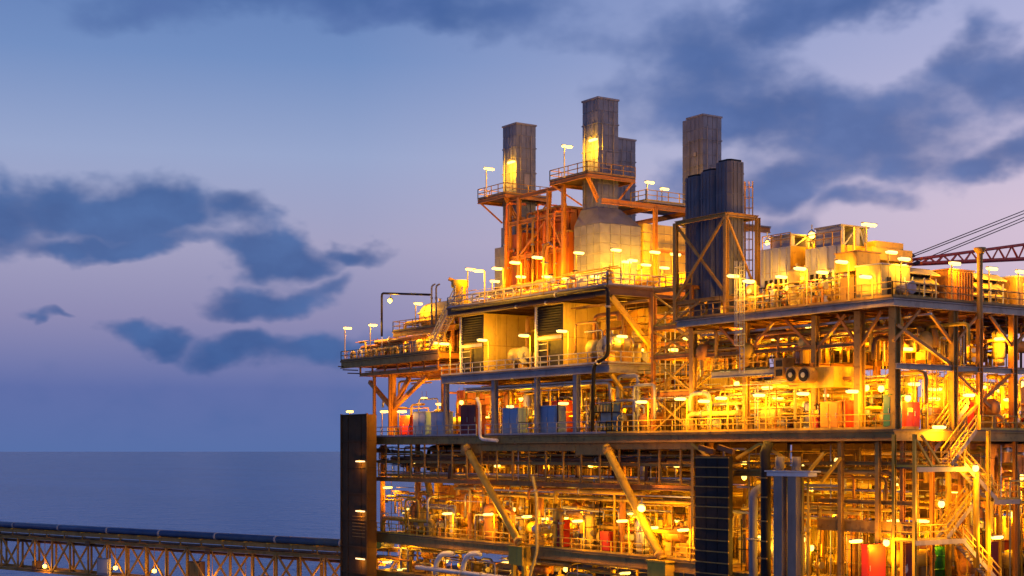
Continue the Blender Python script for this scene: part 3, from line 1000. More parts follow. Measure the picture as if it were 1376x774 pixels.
    for k in range(15):
        a = 49.6 + k * .72 + rnd(-.15, .15)
        r_ = rnd(.08, .2)
        zt_ = rnd(20.5, 26.4)
        dd = rnd(5.4, 8.0) if 52.3 < a < 57.3 else rnd(5.4, 7.0)
        pipe('red-orange riser pipe', 'between the front stacks', [(dd, a, Z_UP), (dd, a, zt_), (dd + 2.5, a, zt_ + .1)], r_, ('duct_orange', 'duct_orange', 'orange', 'steel')[k % 4], 2)
    t = thing('ribbed_duct', 'narrow orange duct with open top window beside tallest stack', 'duct', (7.4, 49.6, Z_UP))
    box(t, 'casing', 7.6, 49.8, Z_UP + .4, 9.8, 52.0, 22.4, 'duct_orange')
    for k in range(3):
        y = 49.8 + 1.1 * k
        bar(t, 'rib', (7.54, y, Z_UP + .4), (7.54, y, 22.4), .12, .12, 'duct_orange')
    bar(t, 'cap', (7.5, 50.9, 22.5), (9.9, 50.9, 22.5), 2.4, .2, 'steel')
    t = thing('ribbed_duct', 'orange duct casing at the foot of the leftmost stack', 'duct', (7, 57.8, Z_UP))
    box(t, 'casing', 7.2, 57.4, Z_UP + .4, 9.5, 59.9, 23.2, 'duct_orange')
    for k in range(3):
        y = 57.5 + 1.15 * k
        bar(t, 'rib', (7.14, y, Z_UP + .4), (7.14, y, 23.2), .12, .12, 'duct_orange')
    tube(t, 'round_port', (7.05, 58.6, 19.5), (7.2, 58.6, 19.5), .5, 'steel')
build_stacks()

def build_silencers():
    t = thing('silencer_frame', 'yellow cross-braced steel frame around the dark silencer cylinders', 'frame', (2, 20, Z_RUP))
    d0, d1, a0, a1 = 2.0, 5.6, 20.0, 26.5
    zb, zm, zt = Z_RUP, 12.9, 19.9
    for (d, a) in ((d0, a0), (d1, a0), (d0, a1), (d1, a1)):
        bar(t, 'post', (d, a, zb), (d, a, zt), .36, .36, 'steel', 'ibeam')
    for z in (zm, zt):
        bar(t, 'beam', (d0, a0, z), (d0, a1, z), .3, .34, 'steel', 'ibeam')
        bar(t, 'beam', (d1, a0, z), (d1, a1, z), .3, .34, 'steel', 'ibeam')
        bar(t, 'beam', (d0, a0, z), (d1, a0, z), .3, .34, 'steel', 'ibeam')
        bar(t, 'beam', (d0, a1, z), (d1, a1, z), .3, .34, 'steel', 'ibeam')
    bar(t, 'cross_brace', (d0 - .12, a0, zt - .2), (d0 - .12, a1, zm + .2), .2, .2, 'steel')
    bar(t, 'cross_brace', (d0 + .12, a1, zt - .2), (d0 + .12, a0, zm + .2), .2, .2, 'steel')
    bar(t, 'cross_brace', (d0, a0 - .1, zt - .2), (d1, a0 - .1, zm + .2), .16, .16, 'steel')
    bar(t, 'cross_brace', (d0 - .1, 23.2, zm - .1), (d0 - .1, a1, zb + .2), .18, .18, 'steel')
    for i, (a, zt_) in enumerate(((21.5, 24.6), (23.5, 24.1), (25.5, 23.9))):
        s = thing('exhaust_silencer', ('dark blue exhaust silencer cylinder, nearest and tallest of three', 'dark blue exhaust silencer cylinder, middle one of three', 'dark blue exhaust silencer cylinder, farthest of three')[i], 'silencer', (3.8, a, zm))
        mb = MB()
        def prism(b, x, y, h, c, z0, z1, m):
            ring = [(x - h, y - h + c), (x - h + c, y - h), (x + h - c, y - h), (x + h, y - h + c), (x + h, y + h - c), (x + h - c, y + h), (x - h + c, y + h), (x - h, y + h - c)]
            b.quadmesh([(p[0], p[1], z0) for p in ring] + [(p[0], p[1], z1) for p in ring], [(k, (k + 1) % 8, 8 + (k + 1) % 8, 8 + k) for k in range(8)] + [tuple(range(7, -1, -1)), tuple(range(8, 16))], m)
        prism(mb, 3.8, a, .96, .28, zm + .2, zt_, 'silencer')
        mesh(s, 'shell', mb)
        for z in (14.6, 16.4, 18.2, 20.0, 21.8, 23.6):
            mb = MB(); prism(mb, 3.8, a, .99, .28, z, z + .09, 'silencer'); mesh(s, 'seam_band', mb)
        for o in (-.45, 0, .45):
            bar(s, 'rib', (2.82, a + o, zm + .3), (2.82, a + o, zt_ - .1), .06, .05, 'silencer')
            bar(s, 'rib', (3.8 + o, a - .98, zm + .3), (3.8 + o, a - .98, zt_ - .1), .05, .06, 'silencer')
        mb = MB(); prism(mb, 3.8, a, .8, .24, zt_, zt_ + .2, 'dark'); mesh(s, 'top_ring', mb)
        tube(s, 'inlet_leg', (3.8, a, zb), (3.8, a, zm + .2), .55, 'silencer')
    ladder('brown caged ladder climbing beside the nearest silencer', None, S(1001, 300, 5.9) * 1 + Vector((0, 0, -9)), 12.6, 'steel', face=(.6, -.8, 0))
build_silencers()

# ---------------------------------------------------------------- turbine air-intake houses on the mid deck
def build_intakes():
    for (a0, a1, desc) in ((41.8, 46.6, 'yellow intake house with black louvres, nearer to the big black pipe'), (55.7, 60.4, 'yellow intake house with black louvres, nearer to the tank deck')):
        t = thing('intake_house', desc, 'equipment house', (1, a0, Z_MID))
        d0, d1, z0, z1 = 1.0, 8.2, Z_MID + .15, 14.1
        box(t, 'core', d0 + .35, a0 + .06, z0, d1, a1 - .06, z1 - .03, 'steel')
        zm = 10.9
        # side panels
        n = 5
        for i in range(n):
            xa, xb = d0 + (d1 - d0) * i / n + .035, d0 + (d1 - d0) * (i + 1) / n - .035
            for (za, zb) in ((z0, zm - .03), (zm + .03, z1)):
                box(t, 'wall_panel', xa, a0, za, xb, a0 + .06, zb, 'cream')
                box(t, 'wall_panel', xa, a1 - .06, za, xb, a1, zb, 'cream')
        box(t, 'roof', d0 - .05, a0 - .05, z1, d1 + .05, a1 + .05, z1 + .1, 'cream')
        box(t, 'corner_trim', d0, a0 + .065, z0, d0 + .3, a0 + .3, z1 - .02, 'dark')
        box(t, 'corner_trim', d0, a1 - .3, z0, d0 + .3, a1 - .065, z1 - .02, 'white')
        # upper black louvre bank and lower bay, its shade a black sheet behind rungs
        g = box(t, 'louvre_bank', d0 + .22, a0 + .31, zm + .35, d0 + .32, a1 - .31, z1 - .05, 'dark')
        for k in range(11):
            zz = zm + .5 + k * .24
            M = Matrix.Translation((d0 + .13, (a0 + a1) / 2, zz)) @ Matrix.Diagonal((.14, a1 - a0 - .64, .13, 1))
            link('louvre_blade', unit('louvre', 'dark'), M, g)
        box(t, 'mid_band', d0 + .02, a0 + .31, zm - .1, d0 + .3, a1 - .31, zm + .22, 'grey')
        box(t, 'lower_bay_shade', d0 + .26, a0 + .31, z0 + .1, d0 + .33, a1 - .31, zm - .22, 'dark')
        for k in range(4):
            zz = z0 + .45 + k * .6
            bar(t, 'bay_rail', (d0 + .1, (a0 + a1) / 2 + .3, zz), (d0 + .1, a1 - .32, zz), .06, .07, 'grey')
        bar(t, 'bay_post', (d0 + .1, (a0 + a1) / 2 + .3, z0), (d0 + .1, (a0 + a1) / 2 + .3, zm - .2), .08, .08, 'steel')
    # pale cowls beside each house
    for px, py, desc in ((700, 478, 'pale rounded blower cowl beside the farther intake house'), (806, 468, 'pale rounded blower cowl beside the black pipe drop')):
        c = S(px, py, 1.4)
        t = thing('blower_cowl', desc, 'blower', (1.4, c.y, Z_MID))
        tube(t, 'drum', (1.2, c.y - .9, c.z), (1.2, c.y + .9, c.z), .8, 'cream')
        tube(t, 'rim', (1.2, c.y - .98, c.z), (1.2, c.y - .88, c.z), .86, 'grey')
        tube(t, 'motor', (1.2, c.y - 1.5, c.z), (1.2, c.y - .98, c.z), .3, 'greypaint')
        for s in (-.6, .6):
            bar(t, 'leg', (1.2, c.y + s, Z_MID), (1.2, c.y + s, c.z - .6), .3, .9, 'steel')
build_intakes()

# ---------------------------------------------------------------- right module
def build_right_module():
    t = thing('process_module', 'lower right-hand steel module with equipment on its roof deck', 'module', (0, 12, Z_MAIN))
    deck(t, 0, 30, 0, 24.2, Z_RUP, edge=.55, m='orange', edge_m='warmgrey', sec=2.0)
    # columns on the front and the end
    for (d, a, w) in ((1.2, .9, .62), (7.2, .5, .5), (10.2, .5, .4), (14.2, .5, .5), (20, .5, .5), (1.5, 9.2, .45), (1.5, 4.6, .6), (1.5, 17, .45), (8.2, 9, .45), (8.2, 17.5, .45), (8.2, 23.5, .45), (1.5, 23.6, .5), (16, 12, .5), (16, 23, .5)):
        bar(t, 'column', (d, a, Z_MAIN), (d, a, Z_RUP - .66), w, w, 'steel' if d < 8 else 'orange', 'ibeam')
    # mezzanine ring
    for (p, q, w) in (((.9, .5, Z_RMEZ), (20, .5, Z_RMEZ), .42), ((8.2, .8, Z_RMEZ + .8), (8.2, 23.5, Z_RMEZ + .8), .4), ((1.5, 4.8, Z_RMEZ + 1.9), (1.5, 23.4, Z_RMEZ + 1.9), .3), ((1, 9.2, Z_RMEZ + .5), (8, 9.2, Z_RMEZ + .5), .3), ((1, 17, Z_RMEZ + .5), (8, 17, Z_RMEZ + .5), .3)):
        bar(t, 'mezzanine_beam', p, q, w * .8, w, 'warmgrey' if w > .41 else 'orange', 'ibeam')
    # V and K braces under the roof deck
    zt = Z_RUP - .8
    for (d, a, s) in ((1.5, 9.2, 3.2), (1.5, 4.6, 2.2), (1.5, 17, 3.2)):
        for k in (-1, 1):
            bar(t, 'knee_brace', (d, a, zt - 2.6), (d, a + k * s, zt), .2, .2, 'orange')
    for d in (.6, 7.2, 14.2):
        for k in (-1, 1):
            if d + k * 2.6 < 0:
                continue
            bar(t, 'knee_brace', (d, .5, zt - 2.4), (d + k * 2.8, .5, zt), .2, .2, 'orange')
    bar(t, 'brace', (1.0, .55, 9.2), (7, .55, Z_RMEZ + .3), .24, .24, 'orange')
    bar(t, 'brace', (7.5, .55, Z_RMEZ - .3), (13.8, .55, Z_MAIN + .3), .22, .22, 'orange')
    bar(t, 'brace', (13.8, .55, Z_RMEZ - .3), (7.5, .55, Z_MAIN + .3), .22, .22, 'orange')
    for d in (4, 12):
        for a in (5, 11, 17):
            bar(t, 'roof_truss_diagonal', (d, a, zt - 1.8), (d, a + 3, zt), .16, .16, 'orange')
            bar(t, 'roof_truss_diagonal', (d, a, zt - 1.8), (d, a - 3, zt), .16, .16, 'orange')
        bar(t, 'roof_truss_chord', (d, 1.2, zt - 1.9), (d, 23, zt - 1.9), .25, .3, 'orange', 'ibeam')
    # mezzanine floor with the round fans
    box(t, 'mezzanine_plate', 1.2, 11.5, Z_RMEZ + .3, 7.8, 20.8, Z_RMEZ + .42, 'deck')
    bar(t, 'mezzanine_edge', (1.1, 11.5, Z_RMEZ + .15), (1.1, 20.8, Z_RMEZ + .15), .2, .5, 'greypaint', 'ibeam')
    bar(t, 'mezzanine_edge', (1.2, 11.5, Z_RMEZ + .15), (7.8, 11.5, Z_RMEZ + .15), .2, .5, 'greypaint', 'ibeam')
    guardrail(t, [(1.2, 20.8, Z_RMEZ + .42), (1.2, 14.2, Z_RMEZ + .42)])
    guardrail(t, [(16, .15, Z_RUP), (.12, .15, Z_RUP), (.12, 24, Z_RUP)], 'steel')
    # sloping end portions of mezzanine deck on the far right
    box(t, 'mezzanine_plate', 9, .8, Z_RMEZ + .25, 22, 6, Z_RMEZ + .35, 'deck')
build_right_module()

def build_braced_stair_tower():
    t = thing('stair_tower', 'yellow cross-braced stair tower between the two modules', 'stair tower', (2, 25, Z_MAIN))
    a0, a1, d0, d1 = 24.6, 29.8, 2.2, 7
    zs = (Z_MAIN, 5.0, 8.3, 10.9, 14.2)
    for d in (d0, d1):
        for a in (a0, a1):
            bar(t, 'post', (d, a, Z_MAIN), (d, a, 14.2), .3, .3, 'orange', 'ibeam')
    for z in zs[1:]:
        bar(t, 'beam', (d0, a0, z), (d0, a1, z), .2, .32, 'orange', 'ibeam')
        bar(t, 'beam', (d1, a0, z), (d1, a1, z), .2, .32, 'orange', 'ibeam')
        bar(t, 'beam', (d0, a0, z), (d1, a0, z), .2, .32, 'orange', 'ibeam')
        bar(t, 'beam', (d0, a1, z), (d1, a1, z), .2, .32, 'orange', 'ibeam')
        box(t, 'landing', d0 + .2, a0 + .2, z + .17, d0 + 1.6, a1 - .2, z + .22, 'deck')
        guardrail(t, [(d0, a0, z + .2), (d0, a1, z + .2)])
    for za, zb in zip(zs, zs[1:]):
        bar(t, 'cross_brace', (d0 - .05, a0, za + .2), (d0 - .05, a1, zb - .2), .13, .13, 'yellow')
        bar(t, 'cross_brace', (d0 + .1, a1, za + .2), (d0 + .1, a0, zb - .2), .13, .13, 'yellow')
        bar(t, 'cross_brace', (d0, a0, za + .2), (d1, a0, zb - .2), .13, .13, 'yellow')
    for i, (za, zb) in enumerate(zip(zs, zs[1:])):
        y0, y1 = (a0 + .5, a1 - .6) if i % 2 == 0 else (a1 - .5, a0 + .6)
        stairs('yellow steel flight', 'inside the braced stair tower', (d0 + 2.2 + (1.2 if i % 2 else 0), y0, za + .2), (d0 + 2.2 + (1.2 if i % 2 else 0), y1, zb + .2), .9, (1, 0, 0))
build_braced_stair_tower()

# ---------------------------------------------------------------- roof-deck equipment of the right module
def build_roof_units():
    def unit_house(px0, px1, d, dep, py_top, cap, desc):
        a1, a0 = A_at(px0, d), A_at(px1, d)
        z1 = S(px1, py_top, d).z
        t = thing('turbine_enclosure', desc, 'enclosure', (d, a0, Z_RUP))
        zb = Z_RUP + 1.0
        n = 3
        box(t, 'core', d + .05, a0 + .05, zb, d + dep - .05, a1 - .05, z1 - .02, 'steel')
        for i in range(n):
            ya, yb = a0 + (a1 - a0) * i / n + .02, a0 + (a1 - a0) * (i + 1) / n - .02
            for (za, zz) in ((zb, zb + (z1 - zb) * .55 - .02), (zb + (z1 - zb) * .55 + .02, z1)):
                box(t, 'wall_panel', d, ya, za, d + .05, yb, zz, 'grey')
        for i in range(4):
            xa, xb = d + dep * i / 4 + .02, d + dep * (i + 1) / 4 - .02
            box(t, 'wall_panel', xa, a0, zb, xb, a0 + .05, z1, 'yellow')
        # cap with open hoods
        c0, c1 = a0 + (a1 - a0) * .12, a0 + (a1 - a0) * .82
        box(t, 'hood', d + .5, c0, z1, d + .9, c1, z1 + cap, 'grey')
        box(t, 'hood', d + 2.2, c0, z1, d + 2.6, c1, z1 + cap, 'grey')
        box(t, 'hood_back', d + .9, c1 - .2, z1, d + 2.2, c1, z1 + cap, 'grey')
        box(t, 'hood_roof', d + .4, c0 - .1, z1 + cap, d + 3.6, c1 + .1, z1 + cap + .12, 'greypaint')
        box(t, 'hood', d + 3.2, c0, z1, d + 3.5, c1, z1 + cap, 'grey')
        bar(t, 'hood_brace', (d + .95, c0 + .05, z1 + .1), (d + 2.15, c0 + .05, z1 + cap - .1), .1, .1, 'grey')
        bar(t, 'hood_brace', (d + 2.65, c0 + .05, z1 + cap - .1), (d + 3.2, c0 + .05, z1 + .1), .1, .1, 'grey')
        # stepped yellow ducting on the end
        box(t, 'step_duct', d + 1.8, a0 - 1.6, z1 - 1.2, d + dep - .6, a0 - .003, z1 - .25, 'yellow')
        box(t, 'step_duct', d + 2.6, a0 - 1.2, z1 - .25, d + dep - 1.2, a0 - .003, z1 + .35, 'yellow')
        guardrail(t, [(d + .1, a0 + .1, z1), (d + .1, a1 - .1, z1)], 'steel', step=1.0, toe=False)
        for k in range(4):
            bar(t, 'wall_stiffener', (d - .05, a0 + (a1 - a0) * (k + .5) / 4, zb + 2.1), (d - .05, a0 + (a1 - a0) * (k + .5) / 4, z1 - .1), .1, .09, 'grey')
        # trestle legs
        for i in range(4):
            y = a0 + (a1 - a0) * (i + .5) / 4
            bar(t, 'trestle_leg', (d + .2, y - .35, Z_RUP), (d + .3, y, zb), .14, .14, 'cream')
            bar(t, 'trestle_leg', (d + .2, y + .35, Z_RUP), (d + .3, y, zb), .14, .14, 'cream')
        for k in range(5):
            box(t, 'gap_shade_strip', d - .06, a0 + .3 + k * (a1 - a0 - .6) / 5, zb - .3, d - .003, a0 + .3 + (k + .55) * (a1 - a0 - .6) / 5, zb + 1.9, 'dark')  # black strips painted for the shaded gaps between trestle legs
        return t
    unit_house(1022, 1062, 3.6, 7, 330, .95, 'grey and yellow turbine enclosure nearest the dark silencers')
    unit_house(1082, 1130, 3.6, 7, 328, 1.55, 'taller grey and yellow turbine enclosure with open roof hood')
    for px, r, h, lab in ((1071, .75, 3.4, 'domed cream tank squeezed between the two turbine enclosures'), (1143, .7, 3.0, 'domed cream tank next to the taller turbine enclosure'), (1012, .6, 2.6, 'small domed cream tank by the silencer frame foot')):
        vessel_v(2.6, A_at(px, 2.6), Z_RUP, h, r, 'cream', None, lab)
    # ochre box house
    t = thing('equipment_house', 'ochre box on stilts beside the tall flood lamp mast', 'equipment house', S(1150, 395, 5))
    p, q = SA(1152, 338, 4.3), SA(1182, 366, 4.3)
    box(t, 'box', p.x, 4.3, q.z, q.x, 6.5, p.z, 'yellow')
    box(t, 'roof', p.x - .1, 4.2, p.z, q.x + .1, 6.6, p.z + .1, 'steel')
    for x in (p.x + .2, q.x - .2):
        bar(t, 'stilt', (x, 4.5, Z_RUP), (x, 4.5, q.z), .2, .2, 'steel')
    box(t, 'lower_cabin', p.x + .3, 4.6, Z_RUP + .1, q.x + .4, 6.3, q.z - .4, 'steel')
    # cream house with slit window
    t = thing('equipment_house', 'cream house with a dark slit next to the louvred hood', 'equipment house', (2, 1, Z_RUP))
    p, q = SA(1184, 355, 1.6), SA(1223, 402, 1.6)
    n = 4
    box(t, 'core', p.x + .05, 1.66, Z_RUP, q.x - .02, 4.0, p.z - .02, 'steel')
    for i in range(n):
        xa, xb = p.x + (q.x - p.x) * i / n + .02, p.x + (q.x - p.x) * (i + 1) / n - .02
        box(t, 'wall_panel', xa, 1.6, Z_RUP + .02, xb, 1.66, p.z, 'cream')
    box(t, 'wall_panel', p.x, 1.68, Z_RUP + .02, p.x + .05, 4.0, p.z, 'cream')
    box(t, 'roof', p.x - .1, 1.5, p.z, q.x + .1, 4.1, p.z + .1, 'grey')
    s0, s1 = SA(1193, 372, 1.55), SA(1198, 398, 1.55)
    box(t, 'slit_window', s0.x, 1.55, s1.z, s1.x, 1.597, s0.z, 'dark')
    # louvred hoods
    for (x0, x1, yt, desc) in ((1226, 1262, 357, 'yellow hood of sloping louvres nearer to the cream house'), (1314, 1352, 364, 'yellow hood of sloping louvres beyond the brown post')):
        p, q = SA(x0, yt, 1.4), SA(x1, yt, 1.4)
        t = thing('louvred_hood', desc, 'louvred hood', (p.x, 1.4, Z_RUP))
        box(t, 'back_box', p.x, 2.3, Z_RUP, q.x, 4.4, p.z, 'dark')
        zz = p.z
        hgt = (p.z - Z_RUP) / 4
        for k in range(4):
            z1 = p.z - hgt * k
            mb = MB()
            o = 0.62 if k else .75
            x0_, x1_ = p.x - .1, q.x + .1
            vs = [(x0_, 2.35, z1), (x1_, 2.35, z1), (x1_ + .3, 2.35 - o, z1 - hgt * .74), (x0_, 2.35 - o, z1 - hgt * .74), (x0_, 2.35, z1 - .06), (x1_, 2.35, z1 - .06), (x1_ + .3, 2.35 - o, z1 - hgt * .74 - .08), (x0_, 2.35 - o, z1 - hgt * .74 - .08)]
            mb.quadmesh(vs, [(0, 3, 2, 1), (4, 5, 6, 7), (0, 1, 5, 4), (3, 7, 6, 2), (0, 4, 7, 3), (1, 2, 6, 5)], 'cream')
            mesh(t, 'louvre', mb)
        for x in (p.x + .2, (p.x + q.x) / 2, q.x - .2):
            bar(t, 'mullion', (x, 1.55, Z_RUP), (x, 1.55, p.z - .8), .09, .09, 'grey')
    # orange container between
    p, q = SA(1276, 362, 1.2), SA(1309, 404, 1.2)
    t = thing('container', 'orange ribbed container between the two louvred hoods', 'container', (p.x, 1.2, Z_RUP))
    box(t, 'body', p.x, 1.3, Z_RUP + .1, q.x, 4, p.z, 'orange')
    n = 9
    for i in range(n):
        x = p.x + (q.x - p.x) * (i + .5) / n
        bar(t, 'rib', (x, 1.25, Z_RUP + .2), (x, 1.25, p.z - .1), .14, .09, 'orange')
    box(t, 'roof', p.x - .08, 1.15, p.z, q.x + .08, 4.1, p.z + .1, 'orange')
    # far house at the frame edge
    p = SA(1366, 372, 1.5)
    t = thing('equipment_house', 'tan house at the far end of the roof deck rail', 'equipment house', (p.x, 1.5, Z_RUP))
    box(t, 'body', p.x, 1.5, Z_RUP, p.x + 5, 4, p.z, 'steel')
    box(t, 'roof', p.x - .1, 1.4, p.z, p.x + 5.1, 4.1, p.z + .12, 'grey')
    box(t, 'door', p.x + .8, 1.46, Z_RUP + .05, p.x + 1.7, 1.5, Z_RUP + 2.1, 'cream')
    # brown mast post
    p = SA(1308, 334, .3)
    t = thing('mast_post', 'brown steel post with flared cap rising through roof deck rail', 'post', (p.x, .3, Z_RUP))
    tube(t, 'shaft', (p.x, -.3, Z_RUP - 1.2), (p.x, -.3, p.z - .3), .22, 'steel')
    mb = MB(); mb.sweep([(p.x, -.3, p.z - .45), (p.x, -.3, p.z - .15), (p.x, -.3, p.z)], [.24, .45, .45], 'steel', 16)
    mesh(t, 'cap', mb)
    # grey stacked louvre roof behind
    p, q = SA(1178, 336, 8), SA(1200, 352, 8)
    t = thing('roof_cowl', 'dark slatted roof cowl behind the cream house', 'cowl', (p.x, 8, Z_RUP))
    box(t, 'pedestal', p.x + .2, 8.2, Z_RUP, q.x - .2, 10, q.z, 'cream')
    for k in range(4):
        z = q.z + (p.z - q.z) * k / 4
        box(t, 'slat', p.x, 8, z + .02, q.x + .5, 10.2, z + .2, 'maroon')
build_roof_units()

# ---------------------------------------------------------------- crane boom and hoist ropes
def build_crane():
    a = 14.0
    p0, p1 = SA(1238, 352, a), SA(1470, 322, a)
    t = thing('crane_boom', 'red lattice crane boom lying behind the roof deck', 'crane', (p0.x, a, p0.z))
    def chord(off, z0, z1, r):
        A, B = Vector((p0.x, a + off, p0.z + z0)), Vector((p1.x, a + off, p1.z + z1))
        tube(t, 'chord', A, B, r * 1.4, 'boomred')
        return A, B
    tl = [chord(o, .3, .45, .1) for o in (0, 1.5)]
    bl = [chord(o, -.1, -1.5, .1) for o in (0, 1.5)]
    n = 26
    for i in range(n):
        f0, f1 = i / n, (i + 1) / n
        for j in (0, 1):
            A, B = (tl, bl) if i % 2 else (bl, tl)
            bar(t, 'lacing', A[j][0].lerp(A[j][1], f0), B[j][0].lerp(B[j][1], f1), .1, .1, 'boomred')
        bar(t, 'lacing', tl[0][0].lerp(tl[0][1], f0), tl[1][0].lerp(tl[1][1], f1), .06, .06, 'boomred')
    # boom rest
    r = SA(1300, 372, a)
    for o in (0, 1.5):
        bar(t, 'rest_leg', (r.x, a + o, Z_RUP), (r.x, a + o, r.z + .6), .25, .25, 'boomred')
    for k, (y0, y1) in enumerate(((343, 283), (345, 287), (353, 292), (354, 296))):
        A, B = SA(1224 + (0, 2, 6, 10)[k], y0, a + .4 * k), SA(1376, y1, a + .4 * k)
        c = thing('hoist_rope', ('topmost', 'second', 'third', 'lowest')[k] + ' hoist rope slanting up from the crane boom tip', 'rope', A)
        mb = MB(); mb.sweep([A, A + (B - A) * 1.5], .045, 'cable', 5)
        mesh(c, 'strand', mb)
        tube(c, 'socket', A - (B - A).normalized() * .4, A + (B - A).normalized() * .3, .1, 'cable')
build_crane()

# ---------------------------------------------------------------- cantilevered tank deck at the far left
def build_tank_deck():
    t = thing('cantilever_deck', 'far cantilevered deck on a branching column above the dark tower', 'deck', (0, 72, Z_MAIN))
    a0, a1 = 63.2, 85.4
    z = 10.7
    mb = MB()
    box(t, 'deck_plate', 0, a0, z - .1, 15, a1, z, 'deck')
    for d in (.2, 5, 10, 14.8):
        bar(t, 'deck_girder', (d, a0, z - .52), (d, a1, z - .52), .34, .8, 'steel' if d < 1 else 'orange', 'ibeam')
    for i in range(9):
        y = a0 + .3 + (a1 - a0 - .6) * i / 8
        bar(t, 'cross_beam', (.4, y, z - .45), (14.6, y, z - .45), .24, .6, 'orange', 'ibeam')
    # lower hanging frame
    zl = 8.9
    for d in (.8, 6, 11):
        bar(t, 'lower_beam', (d, a0 + 1, zl), (d, a1 - 3.5, zl), .26, .4, 'orange', 'ibeam')
    for i in range(7):
        y = a0 + 1.2 + i * 2.9
        bar(t, 'lower_cross_beam', (.8, y, zl), (11, y, zl), .22, .35, 'orange', 'ibeam')
        bar(t, 'hanger', (.8, y, zl), (.8, y, z - .9), .18, .18, 'orange')
    # branching column
    b = S(528, 583, 2)
    top = Vector((2, b.y, 5.2))
    bar(t, 'main_column', (2, b.y, Z_MAIN), top, .8, .8, 'orange')
    bar(t, 'main_column', top, (2, b.y, zl), .55, .55, 'orange')
    for (px, py) in ((497, 513), (574, 505), (550, 508)):
        bar(t, 'branch', top + Vector((0, 0, -.4)), S(px, py, 2), .42, .42, 'orange')
    for (px) in (503, 595, 524):
        q = S(px, 500, 1.5)
        bar(t, 'post', (1.5, q.y, Z_MAIN if px != 503 else -10), (1.5, q.y, zl), .3, .3, 'orange', 'ibeam')
    bar(t, 'post', (9, b.y, Z_MAIN), (9, b.y, zl), .5, .5, 'orange', 'ibeam')
    bar(t, 'post', (9, 64.5, Z_MAIN), (9, 64.5, zl), .5, .5, 'orange', 'ibeam')
    guardrail(t, [(14.8, a1 - .1, z), (.1, a1 - .1, z), (.1, a0, z)], 'steel')
    # upper platform that carries the tank
    zt = 13.7
    box(t, 'upper_plate', 2, a0, zt - .1, 12, 76.5, zt, 'deck')
    for d in (2.2, 7, 11.8):
        bar(t, 'upper_girder', (d, a0, zt - .4), (d, 76.5, zt - .4), .26, .55, 'orange', 'ibeam')
    for a in (64, 70, 76):
        for d in (2.4, 11.5):
            bar(t, 'upper_post', (d, a, z), (d, a, zt - .6), .28, .28, 'orange', 'ibeam')
        bar(t, 'upper_brace', (2.4, a, z + .2), (2.4, a + 2.2 if a < 76 else a - 2.2, zt - .7), .16, .16, 'orange')
    guardrail(t, [(12, 76.4, zt), (2.1, 76.4, zt), (2.1, a0, zt)], 'steel')
    for i in range(3):
        bar(t, 'stub_bracket', (-.5, a1 - .5 - i * 1.2, z - .7 - .45 * i), (1.5, a1 - .5 - i * 1.2, z - .7 - .45 * i), .12, .12, 'dark')
    vessel_h(4.5, 68.6, zt, 9.6, 1.25, 'cream', None, 'a', 'large cream horizontal tank on the far tank deck', .5)
    pipe('black arched vent pipe over the cream tank', None, [S(513, 452, 2.4), S(513, 394, 2.4), S(578, 396, 2.4)], .13, 'dark', 0)
    for k, px in enumerate((580, 586)):
        q = S(px, 384, 2.2)
        pipe(('farther', 'nearer')[k] + ' dark standpipe beside the cream tank', None, [(2.2, q.y, zt), (2.2, q.y, q.z), (2.2, q.y - .7, q.z + .1)], .1, 'greypaint', 1)
    for i in range(9):
        px = 472 + i * 9.5
        a = A_at(px, .9 + (i % 3) * .8)
        d = .9 + (i % 3) * .8
        h = 1.0 + .5 * ((i * 7) % 3) / 2
        pipe('pale gooseneck pipe', 'on the cantilever deck edge', [(d, a, z), (d, a, z + h), (d, a - .9, z + h), (d, a - .9, z + .1)], .16, ('cream', 'white', 'yellow')[i % 3], 1)
    cabinet(1.4, A_at(553, 1.4) - 1.0, z, 1.6, .8, 1.5, 'greypaint', 'small grey panel cabinet under the cream tank platform')
    # handrail stair to the upper deck of the left module
    stairs('grey stair climbing from tank deck to the stack deck', None, S(577, 470, 1.0), S(612, 398, 1.0), .9, (1, 0, 0), 'steel', 'grey')
    # upper tower at the joint with ladder and yellow drum
    c = S(618, 372, 3)
    t2 = thing('vent_drum', 'yellow drum with flared top at the corner of the stack deck', 'drum', (3, c.y, Z_UP))
    mb = MB(); mb.sweep([(3, c.y, Z_UP), (3, c.y, Z_UP + 2.4), (3, c.y, Z_UP + 2.6), (3, c.y, Z_UP + 3.3), (3, c.y, Z_UP + 3.35)], [.7, .7, .95, .95, .5], 'yellow', 18)
    mesh(t2, 'drum_shell', mb)
    tube(t2, 'spout', (3, c.y, Z_UP + 3), (2, c.y + .7, Z_UP + 3.5), .2, 'steel')
    for z_ in (Z_UP + .8, Z_UP + 1.7):
        tube(t2, 'hoop', (3, c.y, z_), (3, c.y, z_ + .1), .76, 'steel')
build_tank_deck()

